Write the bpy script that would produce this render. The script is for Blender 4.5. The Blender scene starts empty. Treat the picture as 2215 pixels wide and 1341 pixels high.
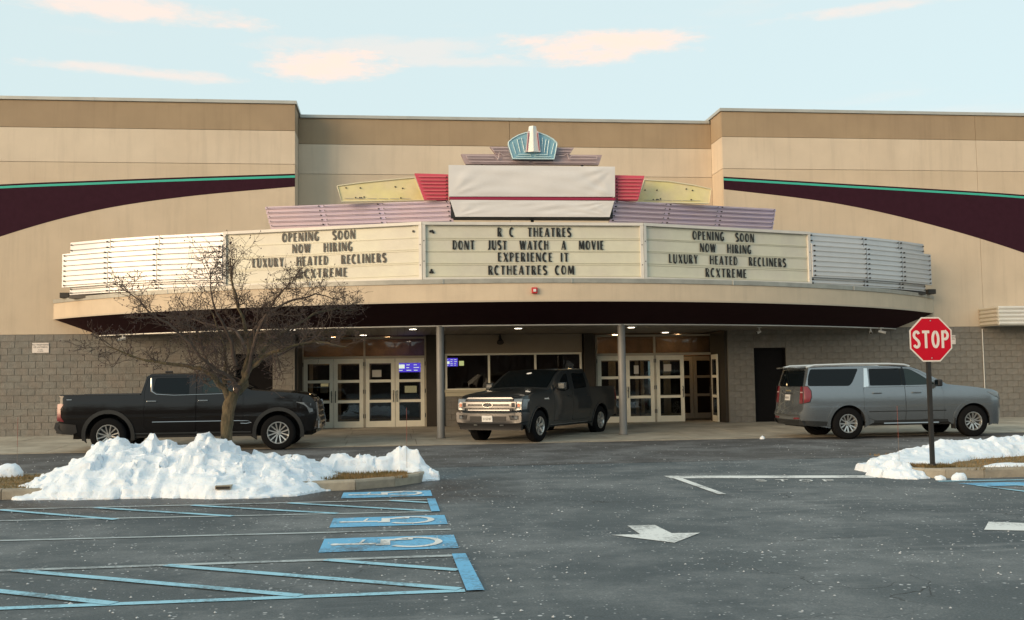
import bpy, bmesh, math, random
from mathutils import Vector, Matrix
from mathutils.geometry import delaunay_2d_cdt
random.seed(7)
R = math.radians
scene = bpy.context.scene
col = scene.collection

# ------------------------------------------------------------------ camera
HC = 1.65
psi, pitch, roll = R(6.6), math.atan(150 / 2214.0), 0.014
fw = Vector((math.sin(psi) * math.cos(pitch), math.cos(psi) * math.cos(pitch), math.sin(pitch)))
rt = Vector((math.cos(psi), -math.sin(psi), 0))
up = rt.cross(fw)
rt2 = rt * math.cos(roll) - up * math.sin(roll)
up2 = rt * math.sin(roll) + up * math.cos(roll)
cd = bpy.data.cameras.new('camera')
cam = bpy.data.objects.new('camera', cd)
col.objects.link(cam)
cam.matrix_world = Matrix(((rt2.x, up2.x, -fw.x, 0), (rt2.y, up2.y, -fw.y, 0), (rt2.z, up2.z, -fw.z, HC), (0, 0, 0, 1)))
cd.sensor_width = 36
cd.lens = 36 * 2214 / 2215
cd.clip_end = 2000
scene.camera = cam

# ------------------------------------------------------------------ light
SUN_AZ = R(237)      # clockwise from +Y: low in the left, behind the camera
SUN_EL = R(7)
world = bpy.data.worlds.new('World')
scene.world = world
world.use_nodes = True
wn, wl = world.node_tree.nodes, world.node_tree.links
wn.clear()
def wnode(t, **k):
    n = wn.new(t)
    for a, b in k.items(): setattr(n, a, b)
    return n
sky = wnode('ShaderNodeTexSky', sky_type='NISHITA', sun_disc=False)
sky.sun_elevation = SUN_EL
sky.sun_rotation = SUN_AZ
sky.air_density = 1.0
sky.dust_density = 1.2
sky.ozone_density = 2.0
tint = wnode('ShaderNodeMix', data_type='RGBA', blend_type='MULTIPLY')
tint.inputs[0].default_value = 1.0
tint.inputs[7].default_value = (1.0, 1.0, 1.0, 1)
wl.new(sky.outputs[0], tint.inputs[6])
tc = wnode('ShaderNodeTexCoord')
# clouds: long thin streaks, stretched along the horizon, all round the sky
mp = wnode('ShaderNodeMapping')
mp.inputs['Scale'].default_value = (1.0, 1.0, 7.0)
mp.inputs['Location'].default_value = (0.35, 0.0, 0.12)
wl.new(tc.outputs['Generated'], mp.inputs[0])
nz = wnode('ShaderNodeTexNoise'); nz.inputs['Scale'].default_value = 2.6; nz.inputs['Detail'].default_value = 7; nz.inputs['Roughness'].default_value = 0.55
wl.new(mp.outputs[0], nz.inputs['Vector'])
cr = wnode('ShaderNodeMapRange'); cr.inputs[1].default_value = 0.56; cr.inputs[2].default_value = 0.74; cr.interpolation_type = 'SMOOTHSTEP'
wl.new(nz.outputs[0], cr.inputs[0])
# the few clouds that stand in the sky at fixed directions
def cloud(dx, dz, rx, rz, amp):
    """elliptical puff at azimuth dx, elevation dz (radians)"""
    sp = wnode('ShaderNodeSeparateXYZ'); wl.new(tc.outputs['Generated'], sp.inputs[0])
    at = wnode('ShaderNodeMath', operation='ARCTAN2'); wl.new(sp.outputs[0], at.inputs[0]); wl.new(sp.outputs[1], at.inputs[1])
    el = wnode('ShaderNodeMath', operation='ARCSINE'); wl.new(sp.outputs[2], el.inputs[0])
    def sq(src, c, r):
        a = wnode('ShaderNodeMath', operation='SUBTRACT'); wl.new(src, a.inputs[0]); a.inputs[1].default_value = c
        b = wnode('ShaderNodeMath', operation='DIVIDE'); wl.new(a.outputs[0], b.inputs[0]); b.inputs[1].default_value = r
        c2 = wnode('ShaderNodeMath', operation='POWER'); wl.new(b.outputs[0], c2.inputs[0]); c2.inputs[1].default_value = 2
        return c2.outputs[0]
    s = wnode('ShaderNodeMath', operation='ADD'); wl.new(sq(at.outputs[0], dx, rx), s.inputs[0]); wl.new(sq(el.outputs[0], dz, rz), s.inputs[1])
    ns = wnode('ShaderNodeTexNoise'); ns.inputs['Scale'].default_value = 11; ns.inputs['Detail'].default_value = 12; ns.inputs['Roughness'].default_value = .66
    m2 = wnode('ShaderNodeMapping'); m2.inputs['Scale'].default_value = (1, 1, 3.5); wl.new(tc.outputs['Generated'], m2.inputs[0]); wl.new(m2.outputs[0], ns.inputs['Vector'])
    nm = wnode('ShaderNodeMath', operation='MULTIPLY_ADD'); wl.new(ns.outputs[0], nm.inputs[0]); nm.inputs[1].default_value = 6.4; nm.inputs[2].default_value = -3.1
    t = wnode('ShaderNodeMath', operation='ADD'); wl.new(s.outputs[0], t.inputs[0]); wl.new(nm.outputs[0], t.inputs[1])
    mr = wnode('ShaderNodeMapRange', interpolation_type='SMOOTHSTEP'); mr.inputs[1].default_value = 1.5; mr.inputs[2].default_value = -0.3; mr.inputs[3].default_value = 0; mr.inputs[4].default_value = amp
    wl.new(t.outputs[0], mr.inputs[0])
    return mr.outputs[0]
CL = [(-.06, .300, .062, .016, 1.0), (.188, .317, .115, .015, 1.0), (.02, .318, .15, .010, .35), (-.23, .336, .15, .011, .75),
      (-.24, .283, .08, .006, .55), (.435, .330, .13, .006, .5), (.08, .306, .09, .006, .35), (-.05, .245, .2, .006, .12)]
VEIL = (3.40, 4.05, 4.05, 1)
acc = None
for c in CL:
    o_ = cloud(*c)
    if acc is None: acc = o_
    else:
        mx = wnode('ShaderNodeMath', operation='MAXIMUM'); wl.new(acc, mx.inputs[0]); wl.new(o_, mx.inputs[1]); acc = mx.outputs[0]
soft = wnode('ShaderNodeMath', operation='MULTIPLY_ADD'); wl.new(cr.outputs[0], soft.inputs[0]); soft.inputs[1].default_value = 0.28; wl.new(acc, soft.inputs[2]); soft.use_clamp = True
# thin even veil of high haze over the whole sky
veil = wnode('ShaderNodeMix', data_type='RGBA'); veil.inputs[0].default_value = 0.84
wl.new(tint.outputs[2], veil.inputs[6]); veil.inputs[7].default_value = VEIL
cmix = wnode('ShaderNodeMix', data_type='RGBA'); wl.new(soft.outputs[0], cmix.inputs[0])
wl.new(veil.outputs[2], cmix.inputs[6])
CLOUD_COL = (4.9, 3.8, 3.25, 1)
cmix.inputs[7].default_value = CLOUD_COL
bg = wnode('ShaderNodeBackground'); bg.inputs[1].default_value = 0.12
wo = wnode('ShaderNodeOutputWorld')
wl.new(cmix.outputs[2], bg.inputs[0]); wl.new(bg.outputs[0], wo.inputs[0])
world.cycles.sampling_method = 'AUTOMATIC'

sd = bpy.data.lights.new('sun', 'SUN')
sd.energy = 2.6
sd.angle = R(42)
sd.color = (1.0, 0.715, 0.44)
sun = bpy.data.objects.new('sun', sd)
col.objects.link(sun)
sdir = Vector((math.sin(SUN_AZ) * math.cos(SUN_EL), math.cos(SUN_AZ) * math.cos(SUN_EL), math.sin(SUN_EL)))
sun.rotation_euler = sdir.to_track_quat('Z', 'Y').to_euler()
sun.location = (-30, -30, 20)

vs = scene.view_settings
vs.view_transform = 'Standard'; vs.look = 'None'; vs.gamma = 1.0; vs.use_curve_mapping = False
vs.exposure = 0.95
try:
    scene.cycles.max_bounces = 8; scene.cycles.transparent_max_bounces = 12
except Exception: pass

# ------------------------------------------------------------------ materials
MATS = {}
def mat(name, c, rough=.6, metal=0, var=0, vscale=3, bump=0, bscale=40, coat=0, rnd=0, stretch=(1, 1, 1), emit=None, estr=0, spec=None, c2=None, streak=0):
    if name in MATS: return MATS[name]
    m = bpy.data.materials.new(name); m.use_nodes = True
    nt = m.node_tree; n, l = nt.nodes, nt.links
    b = n['Principled BSDF']
    b.inputs['Base Color'].default_value = (*c, 1); b.inputs['Roughness'].default_value = rough; b.inputs['Metallic'].default_value = metal
    if spec is not None: b.inputs['Specular IOR Level'].default_value = spec
    if coat: b.inputs['Coat Weight'].default_value = coat; b.inputs['Coat Roughness'].default_value = .04
    if emit: b.inputs['Emission Color'].default_value = (*emit, 1); b.inputs['Emission Strength'].default_value = estr
    if var or bump or rnd:
        tc = n.new('ShaderNodeTexCoord'); mp = n.new('ShaderNodeMapping'); l.new(tc.outputs['Object'], mp.inputs[0]); mp.inputs['Scale'].default_value = stretch
    if var or rnd:
        nz = n.new('ShaderNodeTexNoise'); nz.inputs['Scale'].default_value = vscale; nz.inputs['Detail'].default_value = 8; nz.inputs['Roughness'].default_value = .6
        l.new(mp.outputs[0], nz.inputs['Vector'])
        mr = n.new('ShaderNodeMapRange'); l.new(nz.outputs[0], mr.inputs[0]); mr.inputs[1].default_value = .3; mr.inputs[2].default_value = .7
        mr.inputs[3].default_value = 1 - var; mr.inputs[4].default_value = 1 + var
        last = mr.outputs[0]
        if rnd:
            oi = n.new('ShaderNodeObjectInfo'); ge = n.new('ShaderNodeNewGeometry')
            ad = n.new('ShaderNodeMath'); ad.operation = 'ADD'; l.new(oi.outputs['Random'], ad.inputs[0]); l.new(ge.outputs['Random Per Island'], ad.inputs[1])
            fr = n.new('ShaderNodeMath'); fr.operation = 'FRACT'; l.new(ad.outputs[0], fr.inputs[0])
            m2 = n.new('ShaderNodeMapRange'); l.new(fr.outputs[0], m2.inputs[0]); m2.inputs[3].default_value = 1 - rnd; m2.inputs[4].default_value = 1 + rnd
            mu = n.new('ShaderNodeMath'); mu.operation = 'MULTIPLY'; l.new(last, mu.inputs[0]); l.new(m2.outputs[0], mu.inputs[1]); last = mu.outputs[0]
        if streak:
            ms = n.new('ShaderNodeMapping'); ms.inputs['Scale'].default_value = (2.2, 2.2, .16); l.new(tc.outputs['Object'], ms.inputs[0])
            n4 = n.new('ShaderNodeTexNoise'); n4.inputs['Scale'].default_value = 1.6; n4.inputs['Detail'].default_value = 9; n4.inputs['Roughness'].default_value = .7; l.new(ms.outputs[0], n4.inputs['Vector'])
            m4 = n.new('ShaderNodeMapRange'); l.new(n4.outputs[0], m4.inputs[0]); m4.inputs[1].default_value = .50; m4.inputs[2].default_value = .75; m4.inputs[3].default_value = 1; m4.inputs[4].default_value = 1 - streak
            q4 = n.new('ShaderNodeMath'); q4.operation = 'MULTIPLY'; l.new(last, q4.inputs[0]); l.new(m4.outputs[0], q4.inputs[1]); last = q4.outputs[0]
        vm = n.new('ShaderNodeVectorMath'); vm.operation = 'SCALE'; vm.inputs[0].default_value = c
        if c2:
            mc = n.new('ShaderNodeMix'); mc.data_type = 'RGBA'; n2 = n.new('ShaderNodeTexNoise'); n2.inputs['Scale'].default_value = vscale * .37; n2.inputs['Detail'].default_value = 6
            l.new(mp.outputs[0], n2.inputs['Vector'])
            r3 = n.new('ShaderNodeMapRange'); r3.inputs[1].default_value = .4; r3.inputs[2].default_value = .62; l.new(n2.outputs[0], r3.inputs[0]); l.new(r3.outputs[0], mc.inputs[0])
            mc.inputs[6].default_value = (*c, 1); mc.inputs[7].default_value = (*c2, 1); l.new(mc.outputs[2], vm.inputs[0])
        l.new(last, vm.inputs['Scale']); l.new(vm.outputs[0], b.inputs['Base Color'])
    if bump:
        nb = n.new('ShaderNodeTexNoise'); nb.inputs['Scale'].default_value = bscale; nb.inputs['Detail'].default_value = 6; l.new(mp.outputs[0], nb.inputs['Vector'])
        bp = n.new('ShaderNodeBump'); bp.inputs['Strength'].default_value = bump; bp.inputs['Distance'].default_value = .02
        l.new(nb.outputs[0], bp.inputs['Height']); l.new(bp.outputs[0], b.inputs['Normal'])
    MATS[name] = m
    return m

def glass_mat(name, tintc=(.8, .85, .85), ref=1.0, trans=.75):
    m = bpy.data.materials.new(name); m.use_nodes = True
    nt = m.node_tree; n, l = nt.nodes, nt.links; n.clear()
    o = n.new('ShaderNodeOutputMaterial'); gl = n.new('ShaderNodeBsdfGlossy'); gl.inputs['Roughness'].default_value = .015; gl.inputs['Color'].default_value = (ref, ref, ref, 1)
    tr = n.new('ShaderNodeBsdfTransparent'); tr.inputs[0].default_value = (tintc[0] * trans, tintc[1] * trans, tintc[2] * trans, 1)
    fr = n.new('ShaderNodeFresnel'); fr.inputs[0].default_value = 1.55
    mx = n.new('ShaderNodeMixShader'); l.new(fr.outputs[0], mx.inputs[0]); l.new(tr.outputs[0], mx.inputs[1]); l.new(gl.outputs[0], mx.inputs[2]); l.new(mx.outputs[0], o.inputs[0])
    tc = n.new('ShaderNodeTexCoord'); nb = n.new('ShaderNodeTexNoise'); nb.inputs['Scale'].default_value = .9; l.new(tc.outputs['Object'], nb.inputs['Vector'])
    bp = n.new('ShaderNodeBump'); bp.inputs['Strength'].default_value = .12; bp.inputs['Distance'].default_value = .03; l.new(nb.outputs[0], bp.inputs['Height']); l.new(bp.outputs[0], gl.inputs['Normal'])
    MATS[name] = m
    return m

STUC = mat('stucco_light', (.63, .535, .42), .9, streak=.13, c2=(.60, .50, .385), var=.06, vscale=.8, bump=.5, bscale=90)
STUC2 = mat('stucco_mid', (.59, .485, .365), .9, streak=.13, c2=(.56, .455, .335), var=.06, vscale=.8, bump=.5, bscale=90)
BROWN = mat('stucco_brown', (.355, .265, .170), .9, streak=.14, c2=(.33, .245, .16), var=.07, vscale=.9, bump=.5, bscale=90)
CAPM = mat('coping_metal', (.42, .42, .39), .45, .3, var=.1, vscale=2)
PURP = mat('swoosh_plum_paint', (.034, .010, .019), .85, var=.1, vscale=5, bump=.4, bscale=90, spec=.12)
TEAL = mat('stripe_teal_paint', (.04, .42, .32), .7, var=.05)
BLOCK = mat('split_block', (.205, .196, .174), .92, var=.16, vscale=7, bump=.9, bscale=45, rnd=.06, c2=(.21, .188, .162))
MORT = mat('mortar', (.20, .19, .165), .95, var=.1)
BLACKD = mat('black_door_paint', (.006, .005, .005), .6, spec=.12, var=.2, vscale=8)
CREAMF = mat('cream_door_paint', (.86, .83, .69), .45, var=.05, vscale=4)
FASC = mat('fascia_stucco', (.60, .49, .36), .85, streak=.12, var=.07, vscale=1.2, bump=.4, bscale=80)
GALV = mat('canopy_flashing', (.36, .35, .31), .5, .35, var=.18, vscale=2.5)
DARKS = mat('canopy_dark_slope', (.026, .008, .011), .85, var=.15, vscale=4, spec=.12)
WHITEM = mat('white_enamel', (.70, .69, .65), .35, 0, var=.05, vscale=2, coat=.3)
SOFF = mat('soffit_metal', (.22, .195, .17), .5, .2, var=.1, rnd=.12)
SOFFB = mat('soffit_backing', (.04, .036, .032), .8)
READER = mat('reader_cream', (.61, .59, .47), .4, var=.05, vscale=2.5, c2=(.57, .54, .45))
RAIL = mat('reader_rail', (.56, .54, .42), .3)
LETTER = mat('letter_black', (.012, .010, .008), .45)
RIB = mat('rib_enamel', (.58, .58, .59), .32, .12, var=.05, vscale=1.5, coat=.5)
DIRT = mat('dark_fitting', (.03, .025, .02), .6)
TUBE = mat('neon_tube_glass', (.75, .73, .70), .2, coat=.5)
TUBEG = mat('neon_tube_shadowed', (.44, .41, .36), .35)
WCLOTH = mat('white_cover_fabric', (.66, .64, .63), .55, var=.04, vscale=1.4, bump=.35, bscale=1.6, coat=.15)
CRIM = mat('crimson_band', (.30, .012, .05), .45)
CORAL = mat('coral_panel', (.60, .075, .12), .45, var=.06)
CORALT = mat('coral_tube', (.62, .17, .17), .3)
YELL = mat('pale_yellow_panel', (.72, .64, .30), .5, var=.08, vscale=3, c2=(.70, .60, .36))
LILAC = mat('lilac_panel', (.50, .39, .46), .45, var=.07, vscale=1.3, c2=(.44, .37, .50))
LILACT = mat('lilac_tube', (.56, .46, .50), .3)
MAUVE = mat('mauve_step', (.38, .29, .30), .5, var=.1)
FAN = mat('fan_blue', (.22, .42, .52), .45, var=.08, vscale=4)
FANT = mat('fan_tube', (.55, .72, .76), .2)
COLM = mat('column_grey_paint', (.22, .22, .215), .45, var=.08, vscale=3)
REDP = mat('strobe_red', (.5, .03, .03), .4)
LENS = mat('strobe_lens', (.75, .72, .7), .15)
CONC = mat('concrete', (.46, .42, .34), .9, var=.16, vscale=2.2, bump=.4, bscale=60, rnd=.05, c2=(.34, .305, .245))
KERB = mat('kerb_concrete', (.36, .32, .25), .92, var=.2, vscale=5, bump=.6, bscale=50, rnd=.07, c2=(.28, .25, .20))
GRASS = mat('dry_grass', (.28, .19, .09), .95, var=.4, vscale=12, bump=1, bscale=50, c2=(.13, .10, .045))
BARK = mat('bark', (.115, .082, .045), .95, var=.45, vscale=22, bump=1, bscale=55, c2=(.075, .065, .035), stretch=(1, 1, .35))
TWIG = mat('twig_bark', (.072, .050, .038), .9, var=.3, vscale=10)
SIGNR = mat('sign_red', (.53, .004, .02), .45, var=.03, spec=.2)
SIGNW = mat('sign_white', (.74, .66, .60), .4)
POSTM = mat('post_dark', (.022, .02, .018), .5, var=.2, vscale=10)
TYRE = mat('tyre_rubber', (.009, .009, .0095), .9, spec=.08, bump=.3, bscale=60)
ALLOY = mat('alloy', (.62, .62, .60), .28, .85)
ALLOYD = mat('alloy_dark', (.02, .02, .02), .4)
CHROME = mat('chrome', (.44, .44, .44), .22, 1.0)
BLKPL = mat('black_plastic', (.014, .014, .015), .55)
GREYPL = mat('grey_plastic', (.024, .026, .027), .55, spec=.3)
SHADEBOX = mat('underbody_black', (.006, .006, .006), .9)
HLAMP = mat('headlamp_lens', (.20, .215, .225), .15, .3, coat=.3)
AMBER = mat('amber_lens', (.55, .18, .10), .2)
TLAMP = mat('tail_lamp_red', (.16, .018, .026), .2, coat=.3)
PLATE = mat('plate_white', (.62, .62, .60), .4)
VGLASS = mat('vehicle_dark_glass', (.0035, .006, .008), .03, spec=.22)
VGLASSF = mat('vehicle_front_glass', (.016, .028, .03), .04, spec=.3)
P_TUN = mat('paint_black_brown', (.0045, .0038, .004), .4, 0, coat=.75, spec=.1)
P_F = mat('paint_dark_grey', (.030, .037, .042), .32, .4, coat=.8, spec=.2)
P_SUB = mat('paint_satin_steel', (.205, .23, .25), .25, .7, coat=1)
def paint_road(name, c):
    m = bpy.data.materials.new(name); m.use_nodes = True; nt = m.node_tree; n, l = nt.nodes, nt.links
    b = n['Principled BSDF']; b.inputs['Roughness'].default_value = .75
    tc = n.new('ShaderNodeTexCoord'); nz = n.new('ShaderNodeTexNoise'); nz.inputs['Scale'].default_value = 22; nz.inputs['Detail'].default_value = 9; nz.inputs['Roughness'].default_value = .75
    l.new(tc.outputs['Object'], nz.inputs['Vector'])
    nb = n.new('ShaderNodeTexNoise'); nb.inputs['Scale'].default_value = 1.7; nb.inputs['Detail'].default_value = 6; l.new(tc.outputs['Object'], nb.inputs['Vector'])
    av = n.new('ShaderNodeMath'); av.operation = 'MULTIPLY_ADD'; l.new(nb.outputs[0], av.inputs[0]); av.inputs[1].default_value = .8; av.inputs[2].default_value = -.36
    a2 = n.new('ShaderNodeMath'); a2.operation = 'ADD'; l.new(av.outputs[0], a2.inputs[0]); l.new(nz.outputs[0], a2.inputs[1])
    mr = n.new('ShaderNodeMapRange'); mr.inputs[1].default_value = .34; mr.inputs[2].default_value = .56; l.new(a2.outputs[0], mr.inputs[0]); mr.inputs[3].default_value = .22
    mx = n.new('ShaderNodeMix'); mx.data_type = 'RGBA'; l.new(mr.outputs[0], mx.inputs[0]); mx.inputs[6].default_value = (.07, .075, .08, 1); mx.inputs[7].default_value = (*c, 1)
    l.new(mx.outputs[2], b.inputs['Base Color']); MATS[name] = m
    return m
PBLUE = paint_road('road_paint_blue', (.14, .42, .66))
PLBLUE = paint_road('road_paint_pale_blue', (.30, .56, .68))
PWHITE = paint_road('road_paint_white', (.72, .73, .71))
PGREY = paint_road('road_paint_worn', (.40, .45, .46))

def asphalt(name, base, warm, speck=1.0):
    m = bpy.data.materials.new(name); m.use_nodes = True; nt = m.node_tree; n, l = nt.nodes, nt.links
    b = n['Principled BSDF']
    tc = n.new('ShaderNodeTexCoord'); P = tc.outputs['Object']
    def noise(s, d=8, r=.6, vec=P):
        z = n.new('ShaderNodeTexNoise'); z.inputs['Scale'].default_value = s; z.inputs['Detail'].default_value = d; z.inputs['Roughness'].default_value = r; l.new(vec, z.inputs['Vector']); return z.outputs[0]
    def rng(v, a, b_, c=0, d=1):
        z = n.new('ShaderNodeMapRange'); l.new(v, z.inputs[0]); z.inputs[1].default_value = a; z.inputs[2].default_value = b_; z.inputs[3].default_value = c; z.inputs[4].default_value = d; return z.outputs[0]
    def mix(f, a, b_):
        z = n.new('ShaderNodeMix'); z.data_type = 'RGBA'; l.new(f, z.inputs[0])
        for i, q in ((6, a), (7, b_)):
            if isinstance(q, tuple): z.inputs[i].default_value = (*q, 1)
            else: l.new(q, z.inputs[i])
        return z.outputs[2]
    def math_(op, a, b_):
        z = n.new('ShaderNodeMath'); z.operation = op
        for i, q in ((0, a), (1, b_)):
            if isinstance(q, (int, float)): z.inputs[i].default_value = q
            else: l.new(q, z.inputs[i])
        return z.outputs[0]
    big = rng(noise(.35, 5), .35, .65)
    c0 = mix(big, base, warm)
    gr = noise(55, 4, .7)
    c1 = mix(rng(gr, .3, .75), tuple(x * .6 for x in base), c0)
    # dried salt film in patches
    salt = math_('MULTIPLY', rng(noise(.55, 9, .72), .45, .66, 0, .6), rng(noise(30, 5, .8), .35, .65, .2, 1))
    c2 = mix(salt, c1, (.34, .35, .35))
    # broad drag marks left by the plough and tyres, running across the lot
    st = n.new('ShaderNodeMapping'); st.inputs['Scale'].default_value = (.35, 2.6, 1); l.new(P, st.inputs[0])
    drag = math_('MULTIPLY', rng(noise(1.3, 9, .75, st.outputs[0]), .52, .72, 0, .45), rng(noise(.25, 4, .5), .42, .58))
    c2 = mix(drag, c2, (.30, .31, .31))
    # hairline cracks
    vc = n.new('ShaderNodeTexVoronoi'); vc.feature = 'DISTANCE_TO_EDGE'; vc.inputs['Scale'].default_value = .33
    wv = n.new('ShaderNodeVectorMath'); wv.operation = 'MULTIPLY_ADD'; zc_ = n.new('ShaderNodeTexNoise'); zc_.inputs['Scale'].default_value = 1.2; zc_.inputs['Detail'].default_value = 7; l.new(P, zc_.inputs['Vector'])
    l.new(zc_.outputs['Color'], wv.inputs[0]); wv.inputs[1].default_value = (1.6, 1.6, 0); l.new(P, wv.inputs[2]); l.new(wv.outputs[0], vc.inputs['Vector'])
    crk = math_('MULTIPLY', rng(vc.outputs['Distance'], .0035, .001), rng(noise(.4, 3), .5, .6)); c2 = mix(math_('MULTIPLY', crk, .75), c2, (.02, .021, .022))
    # small salt and ice crumbs
    def crumbs(scale, keep, rad):
        v = n.new('ShaderNodeTexVoronoi'); v.inputs['Scale'].default_value = scale; l.new(P, v.inputs['Vector'])
        near = rng(v.outputs['Distance'], rad, rad * .6)
        sep = n.new('ShaderNodeSeparateColor'); l.new(v.outputs['Color'], sep.inputs[0])
        return math_('MULTIPLY', near, rng(sep.outputs[0], keep, keep - .01))
    sp = math_('MAXIMUM', crumbs(16, .10, .32), crumbs(34, .085, .35))
    dens = rng(noise(.8, 6, .7), .38, .58, 0, 1)
    sp = math_('MULTIPLY', sp, dens)
    sp = math_('MULTIPLY', sp, speck)
    # wet strip at the foot of the melting snow
    sx = n.new('ShaderNodeSeparateXYZ'); l.new(P, sx.inputs[0])
    yy = math_('ADD', sx.outputs[1], math_('MULTIPLY', noise(.9, 6), 2.4))
    wy = math_('MULTIPLY', rng(yy, 14.5, 15.6), rng(yy, 18.9, 18.2))
    wx = rng(math_('ADD', sx.outputs[0], math_('MULTIPLY', noise(1.1, 5), 2.0)), 3.4, 1.6)
    wet = math_('MULTIPLY', wy, wx)
    c3 = mix(math_('MULTIPLY', wet, .8), c2, (.012, .013, .016))
    c4 = mix(math_('MULTIPLY', sp, .85), c3, (.62, .63, .64))
    l.new(c4, b.inputs['Base Color'])
    rr = math_('SUBTRACT', .88, math_('MULTIPLY', wet, .42)); l.new(rr, b.inputs['Roughness'])
    b.inputs['Specular IOR Level'].default_value = .35
    bp = n.new('ShaderNodeBump'); bp.inputs['Strength'].default_value = .5; bp.inputs['Distance'].default_value = .01; l.new(gr, bp.inputs['Height']); l.new(bp.outputs[0], b.inputs['Normal'])
    MATS[name] = m
    return m
ASPH = asphalt('asphalt_lot', (.088, .107, .118), (.160, .180, .185))
ASPHR = asphalt('asphalt_road', (.088, .086, .086), (.112, .107, .102), .6)

def snow_mat():
    m = bpy.data.materials.new('snow'); m.use_nodes = True; nt = m.node_tree; n, l = nt.nodes, nt.links
    b = n['Principled BSDF']; b.inputs['Roughness'].default_value = .65
    b.inputs['Subsurface Weight'].default_value = .25; b.inputs['Subsurface Radius'].default_value = (.04, .05, .06); b.inputs['Subsurface Scale'].default_value = .5
    tc = n.new('ShaderNodeTexCoord')
    nz = n.new('ShaderNodeTexNoise'); nz.inputs['Scale'].default_value = 9; nz.inputs['Detail'].default_value = 10; nz.inputs['Roughness'].default_value = .85; l.new(tc.outputs['Object'], nz.inputs['Vector'])
    mr = n.new('ShaderNodeMapRange'); mr.inputs[1].default_value = .575; mr.inputs[2].default_value = .68; mr.inputs[4].default_value = .85; l.new(nz.outputs[0], mr.inputs[0])
    mx = n.new('ShaderNodeMix'); mx.data_type = 'RGBA'; l.new(mr.outputs[0], mx.inputs[0]); mx.inputs[6].default_value = (.76, .82, .885, 1); mx.inputs[7].default_value = (.34, .33, .31, 1)
    l.new(mx.outputs[2], b.inputs['Base Color'])
    n2 = n.new('ShaderNodeTexNoise'); n2.inputs['Scale'].default_value = 12; n2.inputs['Detail'].default_value = 9; n2.inputs['Roughness'].default_value = .65; l.new(tc.outputs['Object'], n2.inputs['Vector'])
    bp = n.new('ShaderNodeBump'); bp.inputs['Strength'].default_value = .6; bp.inputs['Distance'].default_value = .04; l.new(n2.outputs[0], bp.inputs['Height']); l.new(bp.outputs[0], b.inputs['Normal'])
    MATS['snow'] = m
    return m
SNOW = snow_mat()
GLASS = glass_mat('door_glass')

# ------------------------------------------------------------------ object helpers
def newobj(name, me, parent=None, inv=True):
    o = bpy.data.objects.new(name, me); col.objects.link(o)
    if parent is not None:
        o.parent = parent
        if inv: o.matrix_parent_inverse = INV.get(parent.name, Matrix())
    return o
INV = {}
def thing(name, label, cat, loc=(0, 0, 0), rz=0, group=None, world_children=True):
    o = bpy.data.objects.new(name, None); col.objects.link(o); o.location = loc; o.rotation_euler = (0, 0, rz); o.empty_display_size = .3
    o['label'] = label; o['category'] = cat
    if group: o['group'] = group
    if world_children: INV[o.name] = (Matrix.Translation(loc) @ Matrix.Rotation(rz, 4, 'Z')).inverted()
    return o
def tag(o, label, cat, group=None):
    o['label'] = label; o['category'] = cat
    if group: o['group'] = group
    return o
class MB:
    def __init__(s): s.v, s.f, s.m = [], [], []
    def add(s, vs, fs, mi=0):
        b = len(s.v); s.v += [tuple(v) for v in vs]; s.f += [tuple(b + i for i in f) for f in fs]; s.m += [mi] * len(fs); return s
    def box(s, x0, x1, y0, y1, z0, z1, mi=0):
        return s.add([(x0, y0, z0), (x1, y0, z0), (x1, y1, z0), (x0, y1, z0), (x0, y0, z1), (x1, y0, z1), (x1, y1, z1), (x0, y1, z1)],
                     [(3, 2, 1, 0), (4, 5, 6, 7), (0, 1, 5, 4), (1, 2, 6, 5), (2, 3, 7, 6), (3, 0, 4, 7)], mi)
    def ext(s, pts, vec, mi=0):
        n = len(pts); v = Vector(vec); a = [Vector(p) for p in pts]; b = [p + v for p in a]
        fs = [tuple(range(n))[::-1], tuple(range(n, 2 * n))] + [(i, (i + 1) % n, n + (i + 1) % n, n + i) for i in range(n)]
        return s.add(a + b, fs, mi)
    def tube(s, pts, r, n=6, mi=0, cap=True):
        pts = [Vector(p) for p in pts]; k = len(pts)
        if not hasattr(r, '__len__'): r = [r] * k
        t = (pts[1] - pts[0]).normalized(); ref = Vector((0, 0, 1)) if abs(t.z) < .9 else Vector((1, 0, 0)); u = t.cross(ref).normalized(); vs = []
        for i, p in enumerate(pts):
            t = (pts[min(i + 1, k - 1)] - pts[max(i - 1, 0)]).normalized(); u = (u - t * u.dot(t))
            u = u.normalized() if u.length > 1e-6 else t.orthogonal().normalized(); w = t.cross(u)
            for j in range(n):
                a = 2 * math.pi * j / n; vs.append(p + (u * math.cos(a) + w * math.sin(a)) * r[i])
        fs = [(i * n + j, i * n + (j + 1) % n, (i + 1) * n + (j + 1) % n, (i + 1) * n + j) for i in range(k - 1) for j in range(n)]
        if cap: fs += [tuple(range(n))[::-1], tuple((k - 1) * n + j for j in range(n))]
        return s.add(vs, fs, mi)
    def mesh(s, name, mats, smooth=False):
        me = bpy.data.meshes.new(name); me.from_pydata(s.v, [], s.f)
        for m in (mats if isinstance(mats, (list, tuple)) else [mats]): me.materials.append(m)
        if any(s.m): me.polygons.foreach_set('material_index', s.m)
        bm = bmesh.new(); bm.from_mesh(me); bmesh.ops.recalc_face_normals(bm, faces=bm.faces); bm.to_mesh(me); bm.free()
        if smooth:
            me.polygons.foreach_set('use_smooth', [True] * len(me.polygons))
            me.set_sharp_from_angle(angle=R(smooth if smooth is not True else 40))
        me.update(); return me
    def build(s, name, mats, parent=None, smooth=False, inv=True):
        return newobj(name, s.mesh(name, mats, smooth), parent, inv)
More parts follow.
